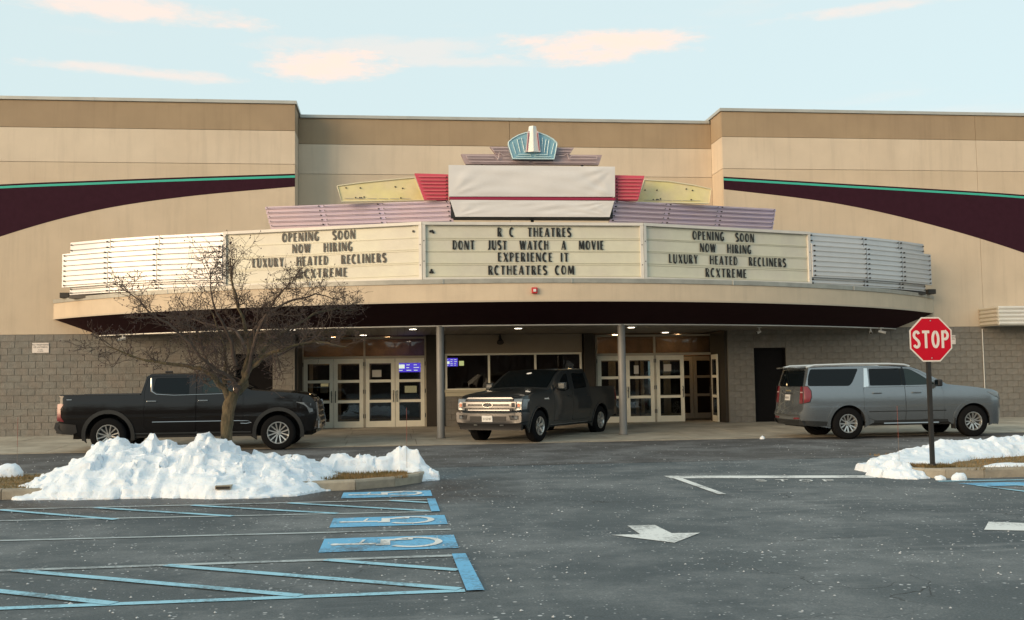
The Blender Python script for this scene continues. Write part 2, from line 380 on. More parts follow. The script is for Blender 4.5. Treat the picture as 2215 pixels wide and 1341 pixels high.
def bevel(o, w, seg=2):
    bm = bmesh.new(); bm.from_mesh(o.data); bmesh.ops.bevel(bm, geom=bm.edges[:], offset=w, segments=seg, affect='EDGES', profile=.5, clamp_overlap=True); bm.to_mesh(o.data); bm.free(); return o
def struct(o): o['kind'] = 'structure'; return o
def stuff(o): o['kind'] = 'stuff'; return o

# stroke letters: (points, weight) per stroke; heavy and light strokes as on the changeable letters
def arc(cx, cy, rx, ry, a0, a1, n=10):
    return [(cx + rx * math.cos(R(a0 + (a1 - a0) * i / n)), cy + ry * math.sin(R(a0 + (a1 - a0) * i / n))) for i in range(n + 1)]
H_, L_ = 1, 0
GL = {
 'A': (.56, [([(.05, 0), (.28, .98)], L_), ([(.30, .98), (.48, 0)], H_), ([(.14, .3), (.40, .3)], L_)]),
 'C': (.50, [(arc(.27, .5, .20, .45, 55, 305, 14), H_)]),
 'D': (.52, [([(.10, 0), (.10, 1)], H_), ([(.12, .96), (.24, .95)] + arc(.24, .5, .22, .45, 85, -85) + [(.12, .04)], L_)]),
 'E': (.42, [([(.10, 0), (.10, 1)], H_), ([(.1, .95), (.38, .95)], L_), ([(.1, .52), (.34, .52)], L_), ([(.1, .05), (.38, .05)], L_)]),
 'G': (.54, [(arc(.28, .5, .20, .45, 55, 320, 14), H_), ([(.30, .42), (.46, .42), (.46, .1)], L_)]),
 'H': (.54, [([(.10, 0), (.10, 1)], H_), ([(.47, 0), (.47, 1)], L_), ([(.1, .55), (.47, .55)], L_)]),
 'I': (.24, [([(.12, 0), (.12, 1)], H_)]),
 'J': (.36, [([(.25, 1), (.25, .2)] + arc(.13, .17, .12, .12, 0, -120, 5), H_)]),
 'L': (.38, [([(.10, 0), (.10, 1)], H_), ([(.1, .05), (.36, .05)], L_)]),
 'M': (.70, [([(.06, 0), (.10, .98)], L_), ([(.13, .98), (.35, .12)], H_), ([(.35, .1), (.54, .98)], L_), ([(.59, .98), (.61, 0)], H_)]),
 'N': (.56, [([(.06, 0), (.06, 1)], L_), ([(.09, .97), (.46, .03)], H_), ([(.50, 0), (.50, 1)], L_)]),
 'O': (.56, [(arc(.27, .5, .18, .44, 90, 270, 10), H_), (arc(.29, .5, .21, .455, 90, -90, 10), L_)]),
 'P': (.46, [([(.10, 0), (.10, 1)], H_), ([(.12, .95), (.22, .95)] + arc(.24, .72, .17, .23, 80, -80) + [(.12, .48)], L_)]),
 'R': (.50, [([(.10, 0), (.10, 1)], H_), ([(.12, .95), (.22, .95)] + arc(.24, .73, .16, .22, 80, -80) + [(.12, .50)], L_), ([(.24, .48), (.42, 0)], H_)]),
 'S': (.44, [([(.38, .86)] + arc(.22, .74, .15, .21, 40, 220, 8) + arc(.22, .25, .16, .20, 50, -140, 8), H_)]),
 'T': (.50, [([(.25, 0), (.25, .95)], H_), ([(.02, .94), (.48, .94)], L_)]),
 'U': (.54, [([(.11, 1), (.11, .25)] + arc(.28, .22, .17, .18, 180, 300, 6), H_), ([(.35, .05), (.47, .2), (.47, 1)], L_)]),
 'V': (.54, [([(.08, 1), (.27, .03)], H_), ([(.28, .0), (.48, 1)], L_)]),
 'W': (.76, [([(.06, 1), (.21, .03)], H_), ([(.22, .02), (.38, .95)], L_), ([(.40, .98), (.54, .03)], H_), ([(.55, .02), (.70, 1)], L_)]),
 'X': (.52, [([(.08, 1), (.44, 0)], H_), ([(.46, 1), (.06, 0)], L_)]),
 'Y': (.52, [([(.08, 1), (.26, .5), (.26, 0)], H_), ([(.46, 1), (.28, .52)], L_)]),
}
def ribbon(pts, w):
    pts = [Vector(p) for p in pts]; n = len(pts); Lf, Rt = [], []
    for i in range(n):
        a = (pts[i] - pts[i - 1]).normalized() if i > 0 else None; b = (pts[i + 1] - pts[i]).normalized() if i < n - 1 else None
        t = (a + b).normalized() if a is not None and b is not None and (a + b).length > 1e-4 else (a or b)
        k = 1.0
        if a is not None and b is not None: k = min(1.6, 1 / max(.3, abs(t.dot(a))))
        nn = Vector((-t.y, t.x)) * w * .5 * k; Lf.append(pts[i] + nn); Rt.append(pts[i] - nn)
    return Lf, Rt
LCACHE = {}
def letter_mesh(ch, h, wf, T, t, depth, m, key=''):
    """mesh in the local xz plane, facing -y"""
    k = (ch, round(h, 3), round(wf, 3), T, t, key)
    if k in LCACHE: return LCACHE[k]
    mb = MB()
    for si, (pts, wt) in enumerate(GL[ch][1]):
        Lf, Rt = ribbon([(p[0] * h * wf, p[1] * h) for p in pts], (T if wt else t) * h)
        d = depth + .0006 * si; n = len(Lf); vs = []
        for a, b in zip(Lf, Rt): vs += [(a.x, -d, a.y), (b.x, -d, b.y), (a.x, 0, a.y), (b.x, 0, b.y)]
        fs = []
        for i in range(n - 1):
            q = i * 4; fs += [(q, q + 1, q + 5, q + 4), (q, q + 4, q + 6, q + 2), (q + 1, q + 3, q + 7, q + 5)]
        fs += [(0, 2, 3, 1), ((n - 1) * 4, (n - 1) * 4 + 1, (n - 1) * 4 + 3, (n - 1) * 4 + 2)]
        mb.add(vs, fs)
    me = mb.mesh('letter', m); LCACHE[k] = me; return me
def text_layout(txt, s0, s1, h, space=.55, gap=.16):
    adv = [(GL[c][0] if c != ' ' else space) for c in txt]; tot = sum(adv) + gap * (len(txt) - 1); wf = (s1 - s0) / (tot * h); x = s0; out = []
    for c, a in zip(txt, adv):
        if c != ' ': out.append((c, x))
        x += (a + gap) * h * wf
    return out, wf

# ================================================================== GROUND
def sheet(name, pts, z, m, parent=None):
    mb = MB(); mb.add([(x, y, z) for x, y in pts], [tuple(range(len(pts)))]); return mb.build(name, m, parent)
struct(sheet('parking_lot', [(-600, -600), (600, -600), (600, 600), (-600, 600)], 0, ASPH))
struct(sheet('road', [(-150, 19.6), (150, 19.6), (150, 26.34), (-150, 26.34)], .004, ASPHR))
# pavement: slabs rising gently from the flush kerb to the wall
def pave_z(y): return .015 + .135 * min(1, max(0, (y - 26.3) / 6.0))
pv = MB(); pv.add([(-60, 26.3, .006), (60, 26.3, .006), (60, 32.4, .138), (-60, 32.4, .138), (-60, 47, .138), (60, 47, .138)], [(0, 1, 2, 3), (3, 2, 5, 4)])
pave = struct(pv.build('pavement', mat('joint_dark', (.10, .09, .075), .95)))
rows = [(26.3, 26.52), (26.53, 28.4), (28.41, 30.4), (30.41, 32.39), (32.4, 34.6)]
for r, (ya, yb) in enumerate(rows):
    x = -16.0 + (r % 2) * .1
    while x < 24:
        w = 3.0 if r == 0 else 1.83
        mb = MB(); za, zb = pave_z(ya), pave_z(yb)
        q = random.uniform(-.002, .002)
        mb.add([(x, ya, -.05), (x + w - .012, ya, -.05), (x + w - .012, yb - .006, -.05), (x, yb - .006, -.05), (x, ya, za + q), (x + w - .012, ya, za + q), (x + w - .012, yb - .006, zb + q), (x, yb - .006, zb + q)],
               [(3, 2, 1, 0), (4, 5, 6, 7), (0, 1, 5, 4), (1, 2, 6, 5), (2, 3, 7, 6), (3, 0, 4, 7)])
        mb.build('slab' if r else 'kerb_stone', CONC if r else KERB, pave)
        x += w

# painted markings
PZ = .007
def flat(name, pts, m, z=PZ):
    return struct(sheet(name, pts, z, m))
def line(name, a, b, w, m, z=PZ):
    a, b = Vector(a), Vector(b); t = (b - a).normalized(); n = Vector((-t.y, t.x)) * w / 2
    return flat(name, [a - n, b - n, b + n, a + n], m, z)
K = .105
line('parking_line', (-14, 14.86), (.46, 14.37), K * .8, PGREY)
line('parking_line', (-14, 13.90), (.46, 13.04), K * .8, PGREY)
line('parking_line', (-12, 11.94), (.61, 11.46), K * .8, PGREY)
line('parking_line', (-12, 9.76), (.54, 9.76), K, PGREY)
line('parking_line', (-12, 8.08), (.54, 8.14), K, PLBLUE)
line('parking_line', (-12, 6.3), (.70, 6.4), K, PGREY)
for a, b in [((-6.7, 14.5), (-4.8, 13.1)), ((-5.24, 14.50), (-3.39, 13.14)), ((-4.0, 14.45), (-2.0, 13.13)), ((-2.73, 14.42), (-.72, 13.1)), ((-1.44, 14.38), (.42, 13.1)), ((-.06, 14.34), (.45, 13.98))]:
    line('aisle_hatch_line', a, b, K, PLBLUE, PZ + .004)
for a, b in [((-6.3, 9.74), (-3.7, 8.13)), ((-4.7, 9.74), (-2.11, 8.13)), ((-3.38, 9.74), (-.73, 8.16)), ((-2.07, 9.74), (.50, 8.19)), ((-.64, 9.74), (.54, 9.0))]:
    line('aisle_hatch_line', a, b, K * 1.05, PLBLUE, PZ + .004)
flat('aisle_end_bar', [(.45, 13.0), (.56, 13.0), (.555, 14.42), (.44, 14.42)], PBLUE, PZ + .008)
flat('aisle_end_bar', [(.55, 8.1), (.69, 8.1), (.66, 9.81), (.53, 9.81)], PBLUE, PZ + .008)
def access_box(x0, x1, y0, y1, sk=0):
    w, h = x1 - x0, y1 - y0
    b = flat('accessible_symbol_box', [(x0, y0), (x1, y0), (x1 - .0 + sk, y1), (x0, y1)], PBLUE)
    mb = MB()
    def st(pts, wd, zz):
        Lf, Rt = ribbon([(x0 + p[0] * w, y0 + p[1] * h) for p in pts], wd); n = len(Lf)
        mb.add([(a.x, a.y, zz) for a in Lf] + [(a.x, a.y, zz) for a in Rt], [(i, i + 1, n + i + 1, n + i) for i in range(n - 1)])
    # figure lies on its side: head to the left, wheel to the right
    st([(.13, .50), (.40, .47)], .09, .0115); st([(.40, .40), (.47, .40), (.47, .72), (.53, .72)], .10, .0125)
    st([(.28, .5), (.31, .80)], .03, .012)
    st(arc(.68, .5, .19, .34, 150, -140, 18), .075, .0135)
    st([(.53, .70), (.66, .70), (.66, .84)], .05, .0145)
    hd = arc(.10, .50, .035, .075, 0, 360, 12)[:-1]
    mb.add([(x0 + p[0] * w, y0 + p[1] * h, .0118) for p in hd], [tuple(range(12))])
    s = mb.build('wheelchair_symbol', PWHITE); struct(s)
access_box(-.76, .53, 14.80, 15.55)
access_box(-.74, .60, 11.88, 12.68)
access_box(-.74, .62, 10.18, 11.05)
flat('direction_arrow', [(2.57, 11.33), (2.88, 11.31), (2.90, 10.68), (3.2, 10.65), (2.76, 10.07), (2.25, 10.70), (2.56, 10.68)][::-1], PWHITE)
flat('direction_arrow', [(6.52, 10.78), (6.83, 10.60), (7.6, 10.36), (7.9, 9.95), (6.62, 10.06), (6.42, 10.13), (6.14, 10.24)][::-1], PWHITE)
flat('stop_line', [(4.46, 16.86), (4.47, 16.42), (7.60, 15.66), (7.78, 16.05)], PWHITE)
flat('lane_line', [(4.50, 16.43), (4.49, 14.03), (4.60, 14.01), (4.64, 16.38)], PWHITE, PZ + .003)
lay, wf = text_layout('STOP', 0, 1.22, .30, gap=.28)
for c, x in lay:
    me = letter_mesh(c, .30, wf, .12, .12, .0005, PWHITE, 'road').copy()
    o = struct(newobj('stop_word_letter', me)); u = Vector((1.21, -.32)).normalized()
    o.rotation_euler = (R(-90), 0, math.atan2(u.y, u.x)); o.location = (5.60 + u.x * x, 15.60 + u.y * x, .0075); o.scale = (1, 1, 1)
    o.rotation_euler = (Matrix.Rotation(math.atan2(u.y, u.x), 4, 'Z') @ Matrix.Rotation(R(-90), 4, 'X')).to_euler()
line('parking_line', (8.25, 14.95), (14, 14.4), .10, PLBLUE)
flat('aisle_blue_patch', [(8.36, 14.60), (8.5, 14.12), (14, 13.75), (14, 14.3)], PBLUE)
line('aisle_hatch_line', (8.45, 14.2), (8.9, 12.2), .09, PLBLUE, PZ + .004)
line('aisle_hatch_line', (8.9, 14.25), (10.1, 12.6), .09, PLBLUE, PZ + .004)

# islands -----------------------------------------------------------
def island(pts, seg_len, gz, name='kerbed_island'):
    """pts: outer outline, counter-clockwise; kerb stones follow it; grass inside"""
    P = [Vector(p) for p in pts]; n = len(P)
    # resample
    path = []
    for i in range(n):
        a, b = P[i], P[(i + 1) % n]; k = max(1, int((b - a).length / seg_len)); path += [a.lerp(b, j / k) for j in range(k)]
    n = len(path); inner = []
    for i in range(n):
        t = (path[(i + 1) % n] - path[i - 1]).normalized(); nn = Vector((-t.y, t.x)); inner.append(path[i] + nn * .16)
    g = MB(); N = len(inner); g.add([(p.x, p.y, gz) for p in inner], [tuple(range(N))])
    gi = struct(g.build('island_bed', GRASS))
    for i in range(n):
        j = (i + 1) % n; a, b, c, d = path[i], path[j], inner[j], inner[i]
        sh = lambda p, q: p.lerp(q, .006)
        a2, b2, c2, d2 = sh(a, b), sh(b, a), sh(c, d), sh(d, c); q = random.uniform(-.004, .004); zt = .15 + q
        ou = (a2 - d2).normalized() * .02
        mb = MB(); mb.add([(a2.x, a2.y, -.02), (b2.x, b2.y, -.02), (c2.x, c2.y, -.02), (d2.x, d2.y, -.02),
                           (a2.x, a2.y, zt - .03), (b2.x, b2.y, zt - .03), (b2.x - ou.x, b2.y - ou.y, zt), (a2.x - ou.x, a2.y - ou.y, zt), (c2.x, c2.y, zt), (d2.x, d2.y, zt)],
                          [(0, 1, 5, 4), (4, 5, 6, 7), (7, 6, 8, 9), (3, 9, 8, 2), (0, 4, 7, 9, 3), (1, 2, 8, 6, 5), (0, 3, 2, 1)])
        mb.build('kerb_stone', KERB, gi)
    return gi
noseL = [(-30, 15.85), (-1.3, 15.85)] + [(-.6, 15.95), (0.0, 16.3), (.40, 16.8), (.52, 17.3), (.36, 17.75), (-.1, 17.95), (-1.2, 18.1)] + [(-4.5, 18.6), (-30, 19.1)]
isl1 = island(noseL, 1.1, .13)
noseR = [(8.15, 15.72), (8.32, 15.50), (8.62, 15.38), (9.2, 15.28), (30, 14.9), (30, 19.5), (11, 19.3), (9.5, 18.6), (8.6, 17.6), (8.2, 16.8), (8.08, 16.2)]
isl2 = island(noseR, 1.0, .13)
# grass blades on the beds
def tufts(name, regions, n, zb):
    mb = MB()
    for _ in range(n):
        x0, x1, y0, y1 = random.choice(regions); x, y = random.uniform(x0, x1), random.uniform(y0, y1); a = random.uniform(0, 6.28); h = random.uniform(.02, .07); w = .006
        dx, dy = math.cos(a) * w, math.sin(a) * w; lx, ly = random.uniform(-.03, .03), random.uniform(-.03, .03)
        mb.add([(x - dx, y - dy, zb), (x + dx, y + dy, zb), (x + lx, y + ly, zb + h)], [(0, 1, 2)])
    return stuff(mb.build(name, mat(name + '_blade', (.26, .17, .075), .9, var=.3, vscale=5, c2=(.15, .11, .04))))
tufts('dry_turf', [(-9, -4.6, 16.05, 18.5), (-1.3, .2, 16.3, 17.6)], 9000, .128)
tufts('dry_turf', [(8.9, 14, 15.2, 18.6), (8.4, 9, 15.7, 17)], 11000, .128)

# ================================================================== THEATRE BUILDING
TB = thing('theatre_building', 'long tan stucco cinema building with grey block base, plum swooshes and glazed entrance doors', 'building', (3.9, 36, 0))
YW, YC, YD = 32.4, 33.55, 34.0
XL, XR = -3.06, 10.82
def wpart(name, x0, x1, y0, y1, z0, z1, m, parent=TB):
    return MB().box(x0, x1, y0, y1, z0, z1).build(name, m, parent)
# solid cores (behind the facing panels)
JN = mat('joint_backing', (.13, .10, .07), .95)  # dark backing that shows through the panel joints
core = MB()
core.box(-40, XL - .03, YW + .06, 60, 3.18, 10.33); core.box(XR + .03, 45, YW + .06, 60, 3.18, 10.33); core.box(XL - .05, XR + .05, YC + .06, 60, 3.2, 10.2)
core.build('wall_core', JN, TB)
def panelwall(xs, y, zs, ms, th=.07, ret=None):
    for i in range(len(xs) - 1):
        for j in range(len(zs) - 1):
            x0, x1, z0, z1 = xs[i], xs[i + 1], zs[j], zs[j + 1]
            o = MB().box(x0 + .006, x1 - .006, y, y + th, z0 + .007, z1 - .007).build('wall_panel', ms[j], TB)
zs = [3.2, 8.5, 9.57, 10.42]
panelwall([-40, -12.6, XL], YW, zs, [STUC2, STUC, BROWN])
panelwall([XR, 19.75, 28.5, 45], YW, zs, [STUC2, STUC, BROWN])
panelwall([XL, 3.88, XR], YC, [3.2, 8.43, 9.42, 10.28], [STUC2, STUC, BROWN])
# the two returns of the recess
for x0, x1 in ((XL - .07, XL + .0), (XR - .0, XR + .07)):
    for z0, z1, m in ((3.2, 8.5, STUC2), (8.5, 9.57, STUC), (9.57, 10.42, BROWN)):
        MB().box(x0, x1, YW + .075, YC - .005 if z0 > 0 else YC, z0 + .007, z1 - .007).build('wall_panel', m, TB)
# wing side return behind the recess parapet
# copings
cp = lambda x0, x1, y0, y1, z: MB().box(x0, x1, y0, y1, z, z + .10).build('coping', CAPM, TB)
cp(-40, XL + .05, YW - .05, YW + .45, 10.425); cp(XR - .05, 45, YW - .05, YW + .45, 10.425); cp(XL + .055, XR - .055, YC - .05, YC + .4, 10.285)
MB().box(XL - .30, XL + .05, YW + .455, 60, 10.425, 10.52).build('coping', CAPM, TB); MB().box(XR - .05, XR + .30, YW + .455, 60, 10.425, 10.52).build('coping', CAPM, TB)
sm_ = MB()
for x in [-9.2, -6.1, -.2, 4.2, 7.7, 14.0, 17.2, 20.3]:
    zc = (10.425 if x < XL or x > XR else 10.285); yy = YW if zc > 10.4 else YC
    sm_.box(x, x + .05, yy - .056, yy - .049, zc - .004, zc + .104)
sm_.build('coping_joint_cover', CAPM, TB)
# plum swooshes with their teal line, 4 mm of applied coating
def interp(pts, x):
    for (a, b), (c, d) in zip(pts, pts[1:]):
        if a <= x <= c or c <= x <= a: return b + (d - b) * (x - a) / (c - a)
    return pts[-1][1]
def catmull(p, k=8):
    o = []
    for i in range(len(p) - 1):
        p0, p1, p2, p3 = p[max(i - 1, 0)], p[i], p[i + 1], p[min(i + 2, len(p) - 1)]
        for j in range(k):
            t = j / k; o.append(tuple(.5 * ((2 * b) + (-a + c) * t + (2 * a - 5 * b + 4 * c - d) * t * t + (-a + 3 * b - 3 * c + d) * t ** 3) for a, b, c, d in zip(p0, p1, p2, p3)))
    return o + [p[-1]]
def swoosh(top, bot, flip):
    T, B = catmull(top), catmull(bot)
    mb = MB(); mb.ext([(x, YW - .004, z) for x, z in T] + [(x, YW - .004, z) for x, z in B[::-1]], (0, .006, 0)); mb.build('swoosh', PURP, TB)
    n = len(T); mb = MB()
    up_, lo = [(x, YW - .008, z - .055) for x, z in T], [(x, YW - .008, z - .125) for x, z in T]
    mb.add(up_ + lo + [(x, y + .006, z) for x, y, z in up_ + lo], [(i, i + 1, n + i + 1, n + i) for i in range(n - 1)] + [(i, 2 * n + i, 2 * n + i + 1, i + 1) for i in range(n - 1)])
    mb.build('swoosh_stripe', TEAL, TB)
swoosh([(XL - .002, 8.20), (-6.4, 8.06), (-9.1, 7.93), (-11.85, 7.79), (-16, 7.5), (-22, 6.9)], [(XL - .002, 7.79), (-6.4, 7.45), (-9.14, 6.99), (-11.82, 6.2), (-14.5, 5.1), (-18, 3.3)], 0)
swoosh([(XR + .02, 8.23), (14.5, 8.05), (17.8, 7.89), (21.35, 7.70), (26, 7.35), (32, 6.8)], [(XR + .02, 7.81), (14.51, 7.39), (17.73, 6.73), (21.25, 5.72), (24, 4.6), (27.5, 3.3)], 1)

# block base: courses of real blocks over a mortar bed
BW, BH, JT = .406, .2025, .010
blocks = []   # (x0,x1,z0,z1,y,prio)
def blockfield(x0, x1, z0, z1, y, off=0, prio=0, head=False):
    nz_ = int(round((z1 - z0) / BH)); hh = (z1 - z0) / nz_
    for r in range(nz_):
        x = x0 - (BW / 2 if (r + off) % 2 else 0)
        while x < x1 - .02:
            a, b = max(x, x0), min(x + BW, x1)
            if b - a > .05: blocks.append((a + JT / 2, b - JT / 2, z0 + r * hh + JT / 2, z0 + (r + 1) * hh - JT / 2, y, prio + abs((a + b) / 2 - 4) * .02))
            x += BW
mort = MB()
def mortar(x0, x1, z0, z1, y, d=.5): mort.box(x0, x1, y + .009, y + d, z0, z1)
def header(x0, x1, y):
    x = x0
    while x < x1 - .05: blocks.append((x + JT / 2, min(x + .56, x1) - JT / 2, 3.0 + JT / 2, 3.195, y, .5 + abs(x - 4) * .02)); x += .56
ZB = .14
LA, LB = -4.86, -3.74        # left black door recess
RA, RB = 11.70, 12.78        # right black door
SEGS = [(-40, LA, -13.5), (LB, XL, LB), (XR, RA, XR), (RB, 45, RB)]
for x0, x1, _ in SEGS: mortar(x0, x1, ZB - .1, 3.2, YW)
mortar(LA, LB, 2.55, 3.2, YW); mortar(RA, RB, 2.57, 3.2, YW)
blockfield(-13.6, LA, ZB, 3.0, YW, 0, 1.2); blockfield(LB, XL, ZB, 3.0, YW, 1, .2)
blockfield(XR, RA, ZB, 3.0, YW, 0, .0); blockfield(RB, 22.5, ZB, 3.0, YW, 1, .35)
blocks = [b for b in blocks]
blockfield(LA, LB, 2.57, 3.0, YW, 0, 2); blockfield(RA, RB, 2.57, 3.0, YW, 0, 2)
header(-13.6, XL, YW); header(XR, 22.5, YW)
blockfield(.99, 1.66, ZB, 3.1, YD - .05, 0, 1.5); blockfield(1.66, 6.24, ZB, 1.12, YD - .25, 0, .8); blockfield(6.24, 6.72, ZB, 3.1, YD - .05, 0, 1.5)
mortar(.99, 1.66, ZB, 3.14, YD - .05); mortar(1.66, 6.24, ZB, 1.12, YD - .25); mortar(6.24, 6.72, ZB, 3.14, YD - .05)
# wall blocks hidden behind the parked vehicles and canopy are the first to be merged
def hidden(b):
    xm, zm = (b[0] + b[1]) / 2, (b[2] + b[3]) / 2
    return (-9.4 < xm < -3.2 and zm < 1.55) or (11.9 < xm < 18 and zm < 1.8) or xm < -11.9 or xm > 20.9 or (2 < xm < 6.3 and b[4] > 33)
blocks.sort(key=lambda b: (hidden(b), b[5]))
mort.build('mortar_bed', MORT, TB)
bm_cache = {}
def block_mesh(w, h):
    k = (round(w, 3), round(h, 3))
    if k not in bm_cache:
        mb = MB(); e = .006
        mb.add([(0, 0, 0), (w, 0, 0), (w, 0, h), (0, 0, h), (e, -.006, e), (w - e, -.006, e), (w - e, -.006, h - e), (e, -.006, h - e), (0, .055, 0), (w, .055, 0), (w, .055, h), (0, .055, h)],
               [(4, 5, 6, 7), (0, 1, 5, 4), (1, 2, 6, 5), (2, 3, 7, 6), (3, 0, 4, 7), (0, 8, 9, 1), (1, 9, 10, 2), (2, 10, 11, 3), (3, 11, 8, 0)]); bm_cache[k] = mb.mesh('block', BLOCK)
    return bm_cache[k]
for b in blocks[:300]:
    o = newobj('block', block_mesh(b[1] - b[0], b[3] - b[2]), TB); o.location = (b[0], b[4] + random.uniform(-.003, .002), b[2])
mb = MB()
for b in blocks[300:]:
    y = b[4] + random.uniform(-.003, .002); w, h, x, z, e = b[1] - b[0], b[3] - b[2], b[0], b[2], .006
    mb.add([(x, y, z), (x + w, y, z), (x + w, y, z + h), (x, y, z + h), (x + e, y - .006, z + e), (x + w - e, y - .006, z + e), (x + w - e, y - .006, z + h - e), (x + e, y - .006, z + h - e), (x, y + .055, z), (x + w, y + .055, z), (x + w, y + .055, z + h), (x, y + .055, z + h)],
           [(4, 5, 6, 7), (0, 1, 5, 4), (1, 2, 6, 5), (2, 3, 7, 6), (3, 0, 4, 7), (0, 8, 9, 1), (1, 9, 10, 2), (2, 10, 11, 3), (3, 11, 8, 0)])
stuff(mb.build('block', BLOCK, TB))
# recess cheeks at ground level
DKB = mat('bronze_return', (.035, .027, .018), .7, var=.15, vscale=4)
wpart('entrance_return', XL + .0, XL + .09, YW + .06, YD + .1, ZB, 3.14, DKB)
wpart('entrance_return', XR - .09, XR - .0, YW + .06, YD + .1, ZB, 3.14, DKB)
wpart('entrance_return', 6.30, 6.66, YD - .35, YD - .06, ZB, 3.13, DKB)
wpart('entrance_return', 1.05, 1.60, YD - .30, YD - .06, ZB, 3.13, DKB)
# black service doors
for x0, x1, lab in ((LA, LB, None), (RA, RB, None)):
    d = MB().box(x0 + .03, x1 - .03, YW + .12, YW + .17, ZB + .01, 2.53).build('service_door', BLACKD, TB)
    fr = MB(); fr.box(x0, x0 + .045, YW + .02, YW + .2, ZB, 2.56); fr.box(x1 - .045, x1, YW + .02, YW + .2, ZB, 2.56); fr.box(x0 + .046, x1 - .046, YW + .02, YW + .2, 2.52, 2.565)
    fr.build('service_door_frame', BLACKD, TB)
    h_ = MB(); h_.tube([(x1 - .12, YW + .115, 1.12), (x1 - .12, YW + .06, 1.12), (x1 - .22, YW + .06, 1.12)], .012, 6); h_.build('handle', GREYPL, d)
    if x0 > 0: MB().box(x1 - .19, x1 - .09, YW + .110, YW + .119, 1.20, 1.31).build('door_notice', SIGNW, d)
# wall above the ticket window and the window itself
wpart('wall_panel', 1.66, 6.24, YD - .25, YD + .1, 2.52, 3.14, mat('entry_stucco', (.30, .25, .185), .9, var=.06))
tw = MB()
for x in (1.66, 3.08, 4.63, 6.16): tw.box(x, x + .07, YD - .24, YD - .16, 1.36, 2.50)
tw.box(1.66, 6.23, YD - .235, YD - .165, 2.46, 2.52); tw.box(1.66, 6.23, YD - .235, YD - .165, 1.335, 1.37)
tk = tw.build('ticket_window', CREAMF, TB)
for x0, x1 in ((1.73, 3.08), (3.15, 4.63), (4.70, 6.16)):
    MB().box(x0, x1, YD - .205, YD - .197, 1.37, 2.46).build('pane', GLASS, tk)
sl = MB(); sl.box(1.62, 6.28, YD - .36, YD - .2, 1.255, 1.335); sl.box(1.66, 6.24, YD - .31, YD - .2, 1.12, 1.25); sl.build('window_sill', mat('sill_cream', (.55, .50, .36), .5), TB)
# entrance doors -----------------------------------------------------
def door_obj(name, w, h, frame_m, glass=True):
    mb = MB(); t = .045; s = .125
    mb.box(0, s, -t / 2, t / 2, 0, h); mb.box(w - s, w, -t / 2, t / 2, 0, h)
    zz = [(0, .20), (.80, .89), (1.46, 1.55), (h - .155, h)]
    zz = [(a * h / 2.24, b * h / 2.24) for a, b in zz]
    for a, b in zz: mb.box(s + .001, w - s - .001, -t / 2, t / 2, a, b)
    d = newobj(name, mb.mesh(name, frame_m))
    for (a, b), (c, e) in zip(zz, zz[1:]):
        p = MB(); p.box(s + .002, w - s - .002, -.004, .004, b + .001, c - .001); newobj('pane', p.mesh('pane', GLASS), d)
    return d
def put_door(x, y, z, w, h, mirror=False, rz=0, m=CREAMF, handle=True, name='entrance_door', parent=TB):
    d = door_obj(name, w, h, m); d.parent = parent; d.matrix_parent_inverse = INV[parent.name]; d.location = (x, y, z); d.rotation_euler = (0, 0, rz)
    if handle:
        hx = w - .055 if not mirror else .055
        q = MB(); q.tube([(hx, -.023, .82), (hx, -.085, .85), (hx, -.085, 1.16), (hx, -.023, 1.19)], .014, 6); newobj('handle', q.mesh('handle', GREYPL, True), d)
        q = MB(); q.tube([(hx + (-.03 if mirror else .03) * 0, -.022, 1.06), (hx, -.034, 1.06)], .02, 8); newobj('lock', q.mesh('lock', GREYPL), d)
    return d
def entrance(x0, wd, n, openlast=False):
    fr = MB(); gx = x0
    xs = []
    fr.box(x0 - .06, x0 - .005, YD - .06, YD + .06, ZB, 3.1)
    x = x0
    for i in range(n):
        xs.append(x); x += wd + .012
        if i == n // 2 - 1: fr.box(x - .004, x + .052, YD - .06, YD + .06, ZB, 3.1); x += .062
    fr.box(x - .002, x + .05, YD - .06, YD + .06, ZB, 3.1)
    fr.box(x0 - .004, x - .003, YD - .055, YD + .055, 2.40, 2.475); fr.box(x0 - .004, x - .003, YD - .055, YD + .055, 3.04, 3.1)
    f = fr.build('entrance_frame', mat('frame_cream', (.46, .42, .33), .5, var=.08), TB)
    mid = xs[n // 2] - .07
    for a, b in ((x0, mid - .004), (mid + .062, x - .006)): MB().box(a, b, YD - .005, YD + .003, 2.477, 3.038).build('transom_pane', GLASS, f)
    MB().box(x0 - .05, x + .04, YD - .12, YD + .12, ZB - .01, ZB + .012).build('threshold', mat('threshold_metal', (.2, .18, .14), .5), TB)
    hg = MB()
    for q in [x0 - .02, mid + .0, mid + .055, x + .01]:
        for z in (.45, 1.25, 2.15): hg.box(q - .012, q + .012, YD - .072, YD - .061, z, z + .13)
    hg.build('hinge', GREYPL, f)
    return xs, x
xsL, xe = entrance(-2.93, .955, 4)
for i, x in enumerate(xsL): put_door(x, YD - .03, ZB + .012, .955, 2.24, mirror=i % 2 == 1)
xsR, xeR = entrance(6.80, .965, 4)
for i, x in enumerate(xsR[:3]): put_door(x, YD - .03, ZB + .012, .965, 2.24, mirror=i % 2 == 1)
od = put_door(xsR[3] + .965, YD - .03, ZB + .012, .965, 2.24, mirror=True, rz=R(-96)); 
# inner vestibule
for i, x in enumerate(xsL): put_door(x, YD + 2.2, ZB + .012, .955, 2.24, i % 2 == 1, m=mat('inner_door_dimmed', (.46, .41, .32), .5), handle=False, name='vestibule_door')  # dimness of the vestibule put into the inner doors' colour
for i, x in enumerate(xsR + [xsR[-1] + .98]): put_door(x, YD + 2.2, ZB + .012, .965, 2.24, i % 2 == 1, m=MATS['inner_door_dimmed'], handle=False, name='vestibule_door')
